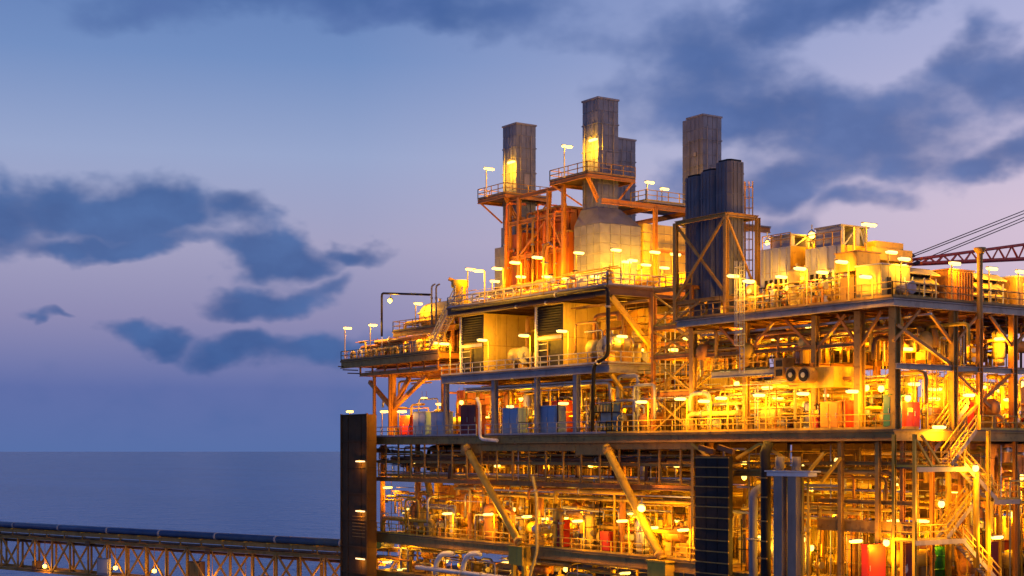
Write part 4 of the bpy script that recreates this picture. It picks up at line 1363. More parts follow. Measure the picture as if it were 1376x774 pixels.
# ---------------------------------------------------------------- dark clad tower
def build_dark_tower():
    t = thing('clad_tower', 'tall dark brown clad tower at the far end of the platform', 'tower', (-2, 78, -28))
    d0, d1, a0, a1, z0 = -2.0, -.9, A_at(494.5, -2.0), A_at(459.5, -2.0), -28
    z1 = S(480, 557, -2).z
    box(t, 'core', d0 + .06, a0 + .06, z0 + .0, d1, a1 - .06, z1 - .05, 'dark')
    n, rows = 4, 11
    for i in range(n):
        for k in range(rows):
            ya, yb = a0 + (a1 - a0) * i / n + .03, a0 + (a1 - a0) * (i + 1) / n - .03
            za, zb = z1 - 3.0 * (k + 1) + .02, z1 - 3.0 * k - .02
            box(t, 'cladding_panel', d0 - (.05 if i % 2 else 0), ya, max(za, z0), d0 + .06, yb, zb, 'tower')
    for k in range(rows):
        box(t, 'cladding_panel', d0 + .06, a0, max(z0, z1 - 3.0 * (k + 1) + .02), d1, a0 + .06, z1 - 3.0 * k - .02, 'tower')
    for y in (a0 + .05, a1 - .05):
        bar(t, 'corner_post', (d0 - .1, y, z0), (d0 - .1, y, z1 + .1), .2, .2, 'tower')
    for k in range(rows):
        bar(t, 'horizontal_rail', (d0 - .12, a0, z1 - 3.0 * k - .02), (d0 - .12, a1, z1 - 3.0 * k - .02), .12, .12, 'tower')
    # grating seen through a gap
    for k in range(7):
        zz = S(480, 694 + k * 4.5, d0 - .15).z
        bar(t, 'grating_bar', (d0 - .14, A_at(492, d0), zz), (d0 - .14, A_at(475, d0), zz), .05, .06, 'steel')
    for k, y in enumerate((620, 687, 751)):
        c = S(484, y, d0 - .3)
        s = thing('strip_light', ('topmost', 'middle', 'lowest')[k] + ' strip light on the dark tower face', 'lamp', c)
        bar(s, 'tube', c - Vector((0, 1.0, 0)), c + Vector((0, 1.0, 0)), .12, .14, 'striplight')
        bar(s, 'hood', c - Vector((0, 1.05, -.12)), c + Vector((0, 1.05, .12)), .3, .06, 'tower')
        light(s, c - Vector((.4, 0, .35)), 40)
    c = S(470, 553, -1.6)
    s = thing('strip_light', 'small lamp on top of the dark tower', 'lamp', c)
    tube(s, 'stem', (c.x, c.y, z1), c, .06, 'steel', 'rod')
    head(s, c, 'd', .9, 60)
    # orange posts beside the tower
build_dark_tower()

# ---------------------------------------------------------------- bridge to the next platform
def build_bridge():
    o = Vector((2, 80, 0)); u = Vector((-.284, .959, 0)).normalized(); w = Vector((.959, .284, 0)).normalized()
    def B(t_, s, z):
        v = o + u * t_ + w * s
        return Vector((v.x, v.y, z))
    t = thing('truss_bridge', 'yellow steel truss bridge running off over the sea', 'bridge', B(0, 0, -17))
    L, zt, zb = 104, -12.7, -17.4
    for s in (0, 3.6):
        bar(t, 'top_chord', B(0, s, zt), B(L, s, zt), .4, .42, 'steel', 'ibeam')
        bar(t, 'bottom_chord', B(0, s, zb), B(L, s, zb), .4, .42, 'steel', 'ibeam')
        bar(t, 'walkway_edge', B(0, s, zt + .95), B(L, s, zt + .95), .2, .5, 'steel', 'ibeam')
        n = 24
        for i in range(n + 1):
            x = L * i / n
            bar(t, 'vertical', B(x, s, zb), B(x, s, zt), .26, .26, 'steel', 'ibeam')
            if i < n:
                x2 = L * (i + 1) / n
                za, zc = (zb, zt) if i % 2 else (zt, zb)
                bar(t, 'diagonal', B(x, s, za), B(x2, s, zc), .22, .22, 'steel')
                if i % 3 == 1 and s == 0:
                    bar(t, 'gusset', B(x - .5, s - .16, zc + (.3 if zc < zt - 1 else -.3)), B(x + .5, s - .16, zc + (.3 if zc < zt - 1 else -.3)), .06, .7, 'brown')
    for i in range(25):
        x = L * i / 24
        bar(t, 'floor_beam', B(x, 0, zt), B(x, 3.6, zt), .24, .3, 'steel', 'ibeam')
        bar(t, 'floor_beam', B(x, 0, zb), B(x, 3.6, zb), .24, .3, 'steel', 'ibeam')
        bar(t, 'pipe_stool', B(x + 1.5, -.2, zt + 1.2), B(x + 1.5, 3.8, zt + 1.2), .3, .16, 'yellow')
        for s in (0.1, 3.5):
            bar(t, 'stool_leg', B(x + 1.5, s, zt + .2), B(x + 1.5, s, zt + 1.15), .16, .16, 'steel')
    box_mb = MB()
    box_mb.quadmesh([B(0, .2, zt + .3), B(L, .2, zt + .3), B(L, 3.4, zt + .3), B(0, 3.4, zt + .3)], [(0, 1, 2, 3)], 'deck')
    mesh(t, 'walkway_plate', box_mb)
    specs = ((.35, zt + 1.28 + .42, .42, 'pipeblue', 'thick dark blue pipeline along the near side of the bridge'), (1.5, zt + 1.28 + .3, .3, 'grey', 'grey pipeline in the middle of the bridge deck'), (2.6, zt + 1.28 + .36, .36, 'greypaint', 'slate pipeline along the far side of the bridge'))
    for s, z, r, m, lab in specs:
        p = thing('pipeline', lab, 'pipeline', B(0, s, z))
        mb = MB(); mb.sweep([B(0, s, z), B(L, s, z)], r, m, 16)
        mesh(p, 'run', mb)
        for i in range(9):
            x = 6 + 11.5 * i
            tube(p, 'clamp', B(x, s, z), B(x + .35, s, z), r * 1.12, 'grey')
    for s, z, r, m, lab in ((.6, zt - .55, .16, 'brown', 'rusty pipe slung under the bridge top chord, near side'), (1.4, zt - .6, .2, 'orange', 'orange pipe slung under the bridge top chord, inner side')):
        p = thing('pipeline', lab, 'pipeline', B(0, s, z))
        mb = MB(); mb.sweep([B(0, s, z), B(L, s, z)], r, m, 8)
        mesh(p, 'run', mb)
    for i, (px, py) in enumerate(((155, 760), (207, 763), (330, 770), (430, 772), (60, 772), (285, 770))):
        # solve along the bridge
        tt = 0
        for k in range(4000):
            if proj(B(k * .03, -.4, 0)) < px:
                tt = k * .03; break
        c = B(tt, -.35, -16.0 if i < 2 else -16.6)
        s = thing('bridge_lamp', ('round lamp on the bridge truss, the farther of the two bright ones', 'round lamp on the bridge truss, the nearer of the two bright ones', 'lamp inside the bridge truss below the middle bay', 'lamp inside the bridge truss nearest the dark tower', 'lamp low inside the bridge truss at its far end', 'lamp low on the bridge truss before the grey box')[i], 'lamp', c)
        mb = MB(); mb.sweep([c - Vector((0, 0, .3)), c - Vector((0, 0, .2)), c + Vector((0, 0, .15)), c + Vector((0, 0, .25))], [.1, .28, .28, .12], 'lampglow', 10)
        mesh(s, 'globe', mb)
        tube(s, 'hanger', c + Vector((0, 0, .25)), Vector((c.x, c.y, zt - .2)), .05, 'steel', 'rod')
        light(s, c - w * .5, 110)
        light(s, c + w * 1.6, 70)
    for k, (x, w_, h_) in enumerate(((33, 2.2, 2.6), (70, 1.2, 1.0), (20, 1.6, 1.4))):
        q = thing('junction_box', ('large brown cabinet inside the bridge truss before the dark tower', 'small brown box inside the bridge truss near its far end', 'brown box inside the bridge truss nearest the dark tower')[k], 'box', B(x, 1.2, zb))
        bar(q, 'case', B(x, 1.2, zb + .3 + h_ / 2), B(x + w_, 1.2, zb + .3 + h_ / 2), .9, h_, 'brown')
        bar(q, 'lid', B(x + .15, .72, zb + .3 + h_ / 2), B(x + w_ - .15, .72, zb + .3 + h_ / 2), .06, h_ - .3, 'steel')
    c = B(52, -.2, zb + .3)
    s = thing('junction_box', 'grey junction box hung on the bridge truss', 'box', c)
    bar(s, 'case', B(50.8, -.35, zb + 1.4), B(53.6, -.35, zb + 1.4), .3, 2.4, 'greypaint')
    bar(s, 'lid', B(51, -.54, zb + 1.5), B(53.4, -.54, zb + 1.5), .06, 1.9, 'grey')
build_bridge()

# ---------------------------------------------------------------- caissons and ducts below the right half
def build_risers():
    # dark three-bay cable duct with rails
    a0, a1 = A_at(979, -.8), A_at(934, -.8)
    t = thing('riser_duct', 'dark three-bay riser duct with pale cross rails below the deck', 'duct', (-.8, a0, -16))
    zt = S(950, 613, -.8).z
    n = 3
    for i in range(n):
        ya, yb = a0 + (a1 - a0) * i / n + .04, a0 + (a1 - a0) * (i + 1) / n - .04
        box(t, 'bay_panel', -.8, ya, -16, -.35, yb, zt, 'riser')
    box(t, 'backing', -.6, a0 + .05, -16, -.3, a1 - .05, zt - .1, 'dark')
    for k, y in enumerate((615, 628, 641, 654, 668, 681, 696, 711, 726, 741, 756, 771)):
        z = S(957, y, -.9).z
        bar(t, 'cross_rail', (-.88, a0 - .1, z), (-.88, a1 + .1, z), .1, .09, 'steel')
    for k in (0, 1):
        c = S(950 + 26 * k, 604, -.4)
        bar(t, 'top_plate', c - Vector((0, .9, .2)), c + Vector((0, .9, .2)), .3, .4, 'brown')
    # single dark caisson
    a = A_at(1029, -.7)
    t = thing('caisson', 'dark upright caisson pipe beside the grey columns', 'pipe', (-.7, a, -16))
    mb = MB(); mb.sweep([(-.7, a, -16), (-.7, a, -1.5), (-.7, a + .1, -.2), (-.2, a + .2, .6)], .42, 'riser', 14); mesh(t, 'run', mb)
    for y in (642, 668, 700, 727, 750):
        z = S(1029, y, -.7).z
        bar(t, 'clamp', (-1.1, a - .55, z), (-1.1, a + .55, z), .1, .1, 'steel')
    # grey columns with a flat head
    t = thing('grey_column', 'pair of grey square columns carrying a pale flat head beam', 'column', (-1, A_at(1060, -1), -16))
    zt = S(1065, 640, -1).z
    for x, m in ((1050, 'greypaint'), (1069, 'greypaint')):
        a = A_at(x, -1)
        box(t, 'shaft', -1.4, a - .45, -16, -.6, a + .45, zt, 'concrete')
    bar(t, 'head_beam', (-1, A_at(1092, -1), zt + .15), (-1, A_at(1036, -1), zt + .15), .9, .3, 'white')
    bar(t, 'head_plate', (-1, A_at(1096, -1), zt + .38), (-1, A_at(1034, -1), zt + .38), 1.1, .1, 'white')
    for x in (1048, 1070):
        a = A_at(x, -1)
        tube(t, 'stub', (-1, a, zt + .43), (-1, a, zt + 1.5), .35, 'concrete')
    for x in (1059, 1079, 1086):
        pipe('slim yellow riser pipe', 'beside the pale head beam', [(-.9, A_at(x, -.9), -16), (-.9, A_at(x, -.9), zt - .1)], .1, 'yellow', 1)
    a = A_at(1011, -.5)
    pipe('grey lagged riser', 'behind the dark caisson', [(-.4, a, -16), (-.4, a, S(1011, 660, -.4).z), (.8, a, S(1011, 655, -.4).z)], .36, 'greypaint', 1)
    # white drop pipes on the left
    pts = [S(641, 535, -.3), S(645, 545, -.3), S(645, 590, -.3), S(668, 592, -.3)]
    pipe('white drop pipe bending under the main deck edge', None, pts, .18, 'white', 1)
    pts = [S(716, 640, -.4), S(721, 668, -.4), S(722, 740, -.4), S(712, 774, -.4), S(712, 800, -.4)]
    pipe('pale drop pipe hanging past the cellar deck edge', None, pts, .15, 'cream', 1)
    for k, x in enumerate((585, 622)):
        pts = [S(x, 772, -.5), S(x + 1, 756, -.5), S(x + 10, 743, -.5), S(x + 26, 744, .5)]
        pipe(('farther', 'nearer') [k] + ' white elbow pipe below the cellar deck', None, pts, .28, 'white', 1)
    pipe('long white pipe along the foot of the cellar deck', None, [S(560, 762, -.6), Vector((-.6, A_at(690, -.6), S(560, 762, -.6).z))], .24, 'white', 2)
    # the black pipe along the upper deck edge that drops at the corner
    z1 = Z_UP - .35
    a_c = A_at(817, -.4)
    pts = [(-.4, 59.5, z1), (-.4, a_c, z1), (-.4, a_c, S(817, 478, -.4).z), (-.4, A_at(798, -.4), S(798, 490, -.4).z), (-.4, A_at(796, -.4), S(796, 578, -.4).z)]
    pipe('thick black pipe along the stack deck edge dropping at its corner', None, pts, .18, 'dark', 3, n=12)
    pipe('brown pipe slung just under the stack deck edge', None, [(-.3, 60.4, Z_UP - .95), (-.3, 35.2, Z_UP - .95)], .13, 'brown', 2)
build_risers()

# ---------------------------------------------------------------- zigzag stair at the right
def build_right_stairs():
    a = -2.0
    t = thing('landing_tower', 'grey and yellow frame carrying the zigzag stairs at the platform corner', 'frame', (D_at(1240, a), a, Z_CEL - 4))
    def P(px, py, aa=a):
        return SA(px, py, aa)
    d0, d1 = D_at(1228, a), D_at(1372, a)
    for px in (1229, 1232 + 96):
        x = D_at(px, a)
        for aa in (a, -.1):
            bar(t, 'post', (x, aa, -16), (x, aa, Z_MAIN - .1 if px > 1300 else 1.2), .24, .24, 'yellow', 'ibeam')
    # landings at picture heights
    for (x0, x1, y) in ((1230, 1298, 628), (1228, 1296, 727), (1334, 1368, 672)):
        p, q = P(x0, y), P(x1, y)
        q.z = p.z
        box(t, 'landing', p.x, a - .1, p.z - .1, q.x, a + 1.9, p.z, 'deck')
        bar(t, 'landing_edge', (p.x, a - .12, p.z - .16), (q.x, a - .12, p.z - .16), .1, .34, 'warmgrey')
        guardrail(t, [(p.x, a + 1.8, p.z), (p.x, a, p.z), (q.x - (2.0 if x0 < 1300 else 0), a, p.z)])
    for (x0, y0, x1, y1) in ((1232, 592, 1252, 626), (1238, 585, 1262, 622), (1230, 700, 1229, 590)):
        bar(t, 'frame_brace', P(x0, y0, a - .2), P(x1, y1, a - .2), .16, .16, 'yellow')
    W_ = (0, 1, 0)
    stairs('yellow stair flight rising to the main deck', 'at the platform corner', P(1278, 624, a + .9), P(1312, 578, a + .9), .9, W_)
    stairs('grey stringer stair flight descending below the first landing', 'at the platform corner', P(1340, 672, a), P(1296, 624, a), .9, W_)
    stairs('yellow stair flight between the two lower landings', 'at the platform corner', P(1270, 727, a + .9), P(1312, 672, a + .9), .9, W_)
    stairs('lowest grey stair flight running off below', 'at the platform corner', P(1345, 785, a), P(1294, 727, a), .9, W_)
    stairs('yellow stair flight climbing behind the corner column', 'at the platform corner', P(1252, 610, a + 2.6), P(1300, 545, a + 2.6), .9, W_)
build_right_stairs()

# ---------------------------------------------------------------- cabinets, containers
def build_cabinets():
    z = Z_MAIN
    def cab(px0, px1, ytop, d, m, desc, dep=1.2, mt='grey', name='equipment_cabinet', cat='cabinet', z0=z):
        a1, a0 = A_at(px0, d), A_at(px1, d)
        zt = S((px0 + px1) / 2, ytop, d).z
        return cabinet(d, a0, z0, a1 - a0, dep, zt - z0, m, desc, None, True, mt, name, cat)
    cab(555, 572, 554, .9, 'blue', 'blue cabinet beside the red box, farthest of the blue row', mt='cream')
    cab(579, 596, 554, .9, 'blue', 'blue cabinet under the lamp, second of the blue row', mt='cream')
    cab(675, 696, 549, .9, 'blue', 'blue cabinet between the grey front columns', mt='white')
    cab(726, 747, 546, .9, 'blue', 'blue cabinet in front of the dark red box', mt='white')
    cab(619, 640, 545, 1.2, 'maroon', 'dark maroon cabinet beside the white drop pipe', mt='maroon')
    cab(536, 551, 559, 1.2, 'red', 'small bright red box at the branching column foot', mt='red', name='fire_box', cat='box')
    cab(722, 754, 540, 3.2, 'maroon', 'dark red shelter box behind the nearer blue cabinet', dep=2, mt='red', name='shelter_box', cat='box')
    # blue rack of bottles
    a1, a0 = A_at(795, .9), A_at(822, .9)
    t = thing('bottle_rack', 'dark rack with blue shelves of gas bottles by the black pipe', 'rack', (.9, a0, z))
    zt = S(808, 541, .9).z
    for y in (a0, a1):
        for d in (.9, 2.0):
            bar(t, 'post', (d, y, z), (d, y, zt), .1, .1, 'dark')
    for k in range(4):
        zz = z + .3 + (zt - z - .3) * k / 3
        box(t, 'shelf', .85, a0, zz - .05, 2.05, a1, zz, 'blue' if k % 2 else 'dark')
    box(t, 'shelf_back', 1.9, a0 + .1, z + .2, 1.95, a1 - .1, zt - .1, 'blue')
    for r_ in (0, 1):
        for i in range(6):
            y = a0 + (a1 - a0) * (i + .5) / 6
            zz = z + .32 + (zt - z - .3) / 3 * (r_ * 2)
            tube(t, 'bottle', (1.1, y, zz), (1.1, y, zz + .6), .13, 'cream')
    # right part
    c = cab(1102, 1126, 541, 1.0, 'orange', 'orange double-door container under the round fans', dep=2.6, mt='orange', name='container', cat='container')
    cab(1128, 1137, 539, 1.6, 'red', 'tall red cabinet behind the orange container', dep=2.0, mt='red')
    cab(1093, 1099, 562, 1.0, 'red', 'low red hose box beside the orange container', mt='red', name='fire_box', cat='box')
    cab(1187, 1197, 531, .9, 'teal', 'narrow teal cabinet by the corner column', mt='green')
    p, q = SA(1217, 540, 1.2), SA(1236, 540, 1.2)
    t = thing('fire_box', 'large bright red cabinet right of the corner column', 'cabinet', (p.x, 1.2, z))
    box(t, 'body', p.x, 1.2, z + .1, q.x, 2.4, p.z, 'red')
    for k in (0, 1):
        x0 = p.x + (q.x - p.x) * k / 2
        dr = box(t, 'door', x0 + .04, 1.16, z + .2, x0 + (q.x - p.x) / 2 - .04, 1.2, p.z - .1, 'red')
        box(dr, 'handle', x0 + .15, 1.12, z + 1.0, x0 + .2, 1.16, z + 1.35, 'silver')
    box(t, 'sign_plate', p.x + .2, 1.13, p.z - .75, p.x + .7, 1.157, p.z - .45, 'cream')
    p, q = SA(1303, 540, 1.4), SA(1309, 540, 1.4)
    t = thing('fire_box', 'slim red door panel behind the corner stairs', 'cabinet', (p.x, 1.4, z))
    box(t, 'body', p.x, 1.4, z + .1, q.x, 2.0, p.z, 'red')
    box(t, 'door', p.x + .05, 1.36, z + .2, q.x - .05, 1.4, p.z - .1, 'red')
    # lower right boxes on the cellar deck
    zc = Z_CEL - .6
    for (x0, x1, y, aa, m, desc) in ((1166, 1190, 733, 1.0, 'red', 'bright red cabinet below the corner landing, with lamp above'), (1216, 1226, 731, .6, 'maroon', 'narrow maroon cabinet beside the lower landing post'), (1331, 1347, 729, 1.6, 'maroon', 'dark red cabinet beside the lowest stair flight'), (1350, 1372, 727, 2.6, 'maroon', 'wide maroon box at the lower frame edge'), (1232, 1250, 733, 1.4, 'orange', 'orange cabinet under the lower landing')):
        p, q = SA(x0, y, aa), SA(x1, y, aa)
        t = thing('equipment_cabinet', desc, 'cabinet', (p.x, aa, zc))
        box(t, 'body', p.x, aa, zc + .1, q.x, aa + .6, p.z, m)
        box(t, 'plinth', p.x + .03, aa + .03, zc, q.x - .03, aa + .55, zc + .1, 'dark')
        dr = box(t, 'door', p.x + .06, aa - .04, zc + .25, q.x - .06, aa, p.z - .12, m)
        box(dr, 'handle', p.x + .15, aa - .09, zc + 1.2, p.x + .2, aa - .04, zc + 1.6, 'silver')
        box(t, 'roof', p.x - .06, aa - .06, p.z, q.x + .06, aa + .66, p.z + .06, m)
    p, q = SA(1262, 735, 1.0), SA(1286, 735, 1.0)
    t = thing('green_tank', 'bright green upright tank under the lower landing', 'tank', ((p.x + q.x) / 2, 2, zc))
    c = ((p.x + q.x) / 2, 2.0)
    mb = MB(); mb.sweep([(c[0], c[1], zc + .2), (c[0], c[1], p.z - .3), (c[0], c[1], p.z - .05), (c[0], c[1], p.z)], [.75, .75, .6, .2], 'green', 18)
    mesh(t, 'shell', mb)
    for z_ in (zc + .9, zc + 1.9):
        tube(t, 'hoop', (c[0], c[1], z_), (c[0], c[1], z_ + .08), .78, 'green')
    for k in range(3):
        an = 2.1 * k + .4
        bar(t, 'leg', (c[0] + .6 * math.cos(an), c[1] + .6 * math.sin(an), zc), (c[0] + .6 * math.cos(an), c[1] + .6 * math.sin(an), zc + .4), .12, .12, 'steel')
    for (px, y, desc) in ((751, 712, 'red hose cabinet among the cellar pumps, farther one'), (812, 728, 'red hose cabinet among the cellar pumps, nearer one')):
        c = S(px, y, 1.4)
        cabinet(1.4, c.y - .7, Z_CEL, 1.3, .8, c.z - Z_CEL + .9, 'red', desc, mt='red', name='fire_box', cat='box')
    # twin fan drum on the right mezzanine
    t = thing('fan_unit', 'twin round fans on a yellow duct box on the mezzanine', 'fan', S(1076, 515, .9))
    for k, px in enumerate((1068, 1085)):
        c = S(px, 504, .7)
        tube(t, 'fan_ring', (.3, c.y, c.z), (1.9, c.y, c.z), .66, 'steel')
        fr = tube(t, 'fan_mouth', (.24, c.y, c.z), (.3, c.y, c.z), .52, 'dark')
        tube(fr, 'hub', (.16, c.y, c.z), (.24, c.y, c.z), .2, 'grey')
    p = S(1120, 492, 1.2)
    box(t, 'duct_box', 1.2, p.y, p.z - 1.6, 4, S(1060, 492, 1.2).y, p.z, 'yellow')
    box(t, 'frame_box', .8, A_at(1052, .8), p.z - .8, 2, A_at(1040, .8), p.z + .9, 'steel')
    for k in (0, 1):
        box(t, 'frame_opening', .74, A_at(1051, .8), p.z - .55 + k * .75, .797, A_at(1043, .8), p.z - .05 + k * .75, 'dark')
build_cabinets()

# ---------------------------------------------------------------- walls behind the equipment
def build_walls():
    wall('cream panel wall', 'behind the right module deck', (9.5, 6), (9.5, 24), Z_MAIN, 6.0, 'cream')
    wall('cream panel wall', 'behind the braced stair tower', (9.8, 24.4), (9.8, 33.2), Z_MAIN, 13.5, 'cream', rows=3)
    wall('ochre panel wall', 'behind the right mid-level', (12, 5), (12, 24), 6.8, 10.2, 'brown')
    wall('ochre panel wall', 'behind the blue cabinets', (10.5, 34.2), (10.5, 76), Z_MAIN, Z_MID - .9, 'duct_orange')
    wall('cream panel wall', 'behind the intake houses', (10.8, 34.2), (10.8, 60.5), Z_MID, Z_UP - 1, 'brown')
    wall('cream panel wall', 'behind the cellar pumps', (12, 20), (12, 79), Z_CEL, -3.4, 'steel')
    wall('orange panel wall', 'at the far cellar end', (6.5, 63), (6.5, 73.5), Z_CEL, -3.9, 'orange')
    wall('cream panel wall', 'behind the lower right landings', (7.5, 3.0), (26, 3.0), Z_CEL - .6, -5.2, 'cream')
    wall('ochre panel wall', 'beside the corner stairs', (9.5, 4.2), (26, 4.2), -5.1, .6, 'orange')
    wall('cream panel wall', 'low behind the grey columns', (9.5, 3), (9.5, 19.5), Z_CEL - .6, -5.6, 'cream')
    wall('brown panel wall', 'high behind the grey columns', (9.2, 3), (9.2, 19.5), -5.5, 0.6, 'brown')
    wall('ochre panel wall', 'behind the corner stairs', (8.5, 4.0), (14, 4.0), Z_MAIN, 5.8, 'yellow')
    wall('ochre panel wall', 'at the module end', (17, 7.5), (30, 7.5), Z_MAIN, 5.8, 'orange')
    wall('low yellow panel wall', 'on the far part of the stack deck', (14, 34), (14, 43), Z_UP, Z_UP + 2.6, 'yellow')
    wall('ochre panel wall', 'low on the cantilever deck', (6.5, 64), (6.5, 75), Z_LC, 13.1, 'orange')
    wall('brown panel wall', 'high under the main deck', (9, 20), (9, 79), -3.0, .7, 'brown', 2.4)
build_walls()

# ---------------------------------------------------------------- equipment scattered through the decks
def fill(zone, d0, d1, a0, a1, z0, z1, nv=0, nh=0, ns=0, nval=0, npipe=0, mats=('yellow', 'cream', 'orange', 'cream', 'silver'), rmax=.8, pm=PM, vert=.35, hmax=None, rs=(.05, .16)):
    for i in range(nv):
        a = a0 + (a1 - a0) * (i + rnd(.2, .8)) / nv
        h = rnd(.5, .95) * ((hmax or (z1 - z0)))
        vessel_v(rnd(d0 + .6, d1), a, z0, h, rnd(.4, rmax), random.choice(mats), zone)
    for i in range(nh):
        a = a0 + (a1 - a0) * (i + rnd(.2, .8)) / nh
        r = rnd(.45, rmax)
        vessel_h(rnd(d0 + 1, d1), a, z0, rnd(2.6, 5), r, random.choice(mats), zone, random.choice('ad'), leg=rnd(.4, 1.4))
    for i in range(ns):
        a = a0 + (a1 - a0) * (i + rnd(.2, .8)) / ns
        skid(rnd(d0 + .8, d1), a, z0, zone, random.choice(('yellow', 'cream', 'silver')), random.choice(('orange', 'yellow', 'grey', 'greypaint')), rnd(.8, 1.2))
    for i in range(nval):
        a = a0 + (a1 - a0) * (i + rnd(.2, .8)) / nval
        valve(rnd(d0, d1), a, z0, rnd(.8, 1.6), zone, random.choice(('yellow', 'cream', 'orange')), random.choice(('red', 'dark', 'steel')))
    scatter_pipes(zone, d0, d1, a0, a1, z0, z1, int(npipe * 1.5), rs, pm, vert)

fill('in the cellar level', 1.0, 9, 20, 62, Z_CEL, -3.6, nv=20, nh=9, ns=11, nval=16, npipe=70, hmax=5)
fill('at the cellar end', 1.2, 6, 62, 78, Z_CEL, -4.6, nv=5, nh=3, ns=4, nval=7, npipe=26, hmax=3.6)
fill('added to light the dark pipe rack', .9, 8, 20, 79, -3.1, .6, npipe=80, pm=['brown', 'steel', 'orange', 'brown', 'silver', 'dark'], vert=.25, rs=(.06, .2))
fill('below the cellar deck', .8, 6, 20, 78, Z_SUB, Z_CEL - 1.1, nv=0, nh=5, ns=6, nval=8, npipe=40, rmax=.7)
fill('behind the blue cabinets', 2.6, 9.4, 34.5, 61, Z_MAIN, Z_MID - 1, nv=9, nh=4, ns=6, nval=6, npipe=46, hmax=5)
fill('under the tank deck', 2, 8, 62, 80, Z_MAIN, 8, nv=2, nh=2, ns=4, nval=5, npipe=8, hmax=2.6)
fill('on the mid deck', 1.0, 9.5, 34.2, 38.6, Z_MID, Z_UP - 1.2, nv=2, nh=1, ns=1, nval=3, npipe=10)
fill('between the intake houses', 2.6, 9.5, 47.4, 52.5, Z_MID, Z_UP - 1.2, nv=2, nh=1, ns=1, nval=2, npipe=9)
fill('beside the stair tower', 1.2, 8.5, 30.2, 34, Z_MAIN, 7, nv=4, nh=2, ns=2, nval=4, npipe=22)
fill('on the right module deck', 1.2, 8.5, 1.5, 24, Z_MAIN, 6.0, nv=12, nh=6, ns=8, nval=14, npipe=50, hmax=3.6)
fill('high under the roof deck', 1.2, 11, 1.2, 23.6, 6.9, Z_RUP - .8, nv=3, nh=4, npipe=70, pm=['orange', 'orange', 'steel', 'yellow', 'silver', 'brown'], hmax=3)
fill('on the right module end', 8, 18, 1.5, 4, Z_MAIN, Z_RMEZ, nv=4, nh=1, ns=3, nval=5, npipe=16, hmax=3.5)
fill('at the module end mid-level', 6, 20, 1.5, 7, 6.7, 10.3, nv=4, nh=2, npipe=34, pm=['orange', 'orange', 'steel', 'yellow', 'brown'], hmax=3)
fill('under the right deck corner', 1.0, 9, -.5, 19.5, Z_CEL - .6, .4, nv=8, nh=3, ns=5, nval=10, npipe=56, hmax=6)
fill('behind the corner stairs', 6, 20, .6, 2.8, Z_CEL - .6, .4, nv=4, nh=1, ns=2, nval=6, npipe=60, hmax=6)
fill('on the stack deck', 1.2, 6.4, 34.2, 60, Z_UP, Z_UP + 2.0, nv=3, nh=1, ns=4, nval=9, npipe=22, hmax=2.0, rmax=.5, rs=(.04, .10))
fill('on the roof deck', .7, 3.4, .8, 19, Z_RUP, Z_RUP + 2.4, nv=3, nh=0, ns=4, nval=9, npipe=8, hmax=2.2, rmax=.5, rs=(.04, .09), vert=.7)
fill('on the tank deck', 1.2, 6, 63.6, 84, Z_LC, 13.0, nv=3, nh=2, ns=3, nval=7, npipe=30, hmax=2.2, rmax=.6)
fill('on the tank platform', 2.4, 8, 63.6, 76, 13.7, 16.2, nv=2, ns=1, nval=4, npipe=12, hmax=2, rmax=.5)
def rack(zone, z, d0, step, a0, a1, ms, rs_):
    for k, (m, r) in enumerate(zip(ms, rs_)):
        d = d0 + step * k
        pts = [(d, a0 + .6 * k, z - 1.6), (d, a0 + .6 * k, z), (d, a1 - .5 * k, z), (d + 1.2, a1 - .5 * k, z)]
        t = pipe(('near', 'middle', 'far', 'farther', 'farthest')[k] + ' long straight rack pipe', zone, pts, r, m, 2)
        for q in range(int((a1 - a0) / 5)):
            y = a0 + 2.5 + 5 * q
            bar(t, 'pipe_shoe', (d, y, z - r - .12), (d, y, z - r), .22, .3, 'steel')
rack('under the main deck', -2.75, 1.2, .6, 21, 78, ('steel', 'silver', 'orange', 'brown', 'yellow'), (.16, .2, .14, .22, .16))
rack('high under the main deck', -.85, 1.5, .7, 22, 76, ('brown', 'steel', 'silver', 'orange'), (.2, .14, .18, .16))
rack('under the mid deck', 6.3, 1.4, .6, 35, 60, ('silver', 'orange', 'yellow', 'steel'), (.16, .14, .18, .16))
rack('under the roof deck', 9.2, 2.0, .7, 1.5, 23, ('orange', 'silver', 'steel', 'orange', 'brown'), (.15, .2, .16, .18, .15))
rack('over the cellar', -4.5, 1.8, .7, 21, 60, ('yellow', 'silver', 'orange'), (.16, .2, .15))
rack('under the right deck', -1.6, 1.2, .6, 1, 19, ('steel', 'silver', 'brown', 'orange'), (.18, .15, .2, .14))
def conduits(d0, d1, a0, a1, z0, z1, n, ms):
    for i in range(n):
        d, a = rnd(d0, d1), rnd(a0, a1)
        m, r = random.choice(ms), rnd(.025, .055)
        if random.random() < .6:
            SMALL.sweep([(d, a, z0), (d, a, rnd(z0 + 1, z1))], r, m, 4)
        else:
            z = rnd(z0 + .5, z1)
            SMALL.sweep([(d, a, z), (d, min(a1, a + rnd(2, 8)), z)], r, m, 4)
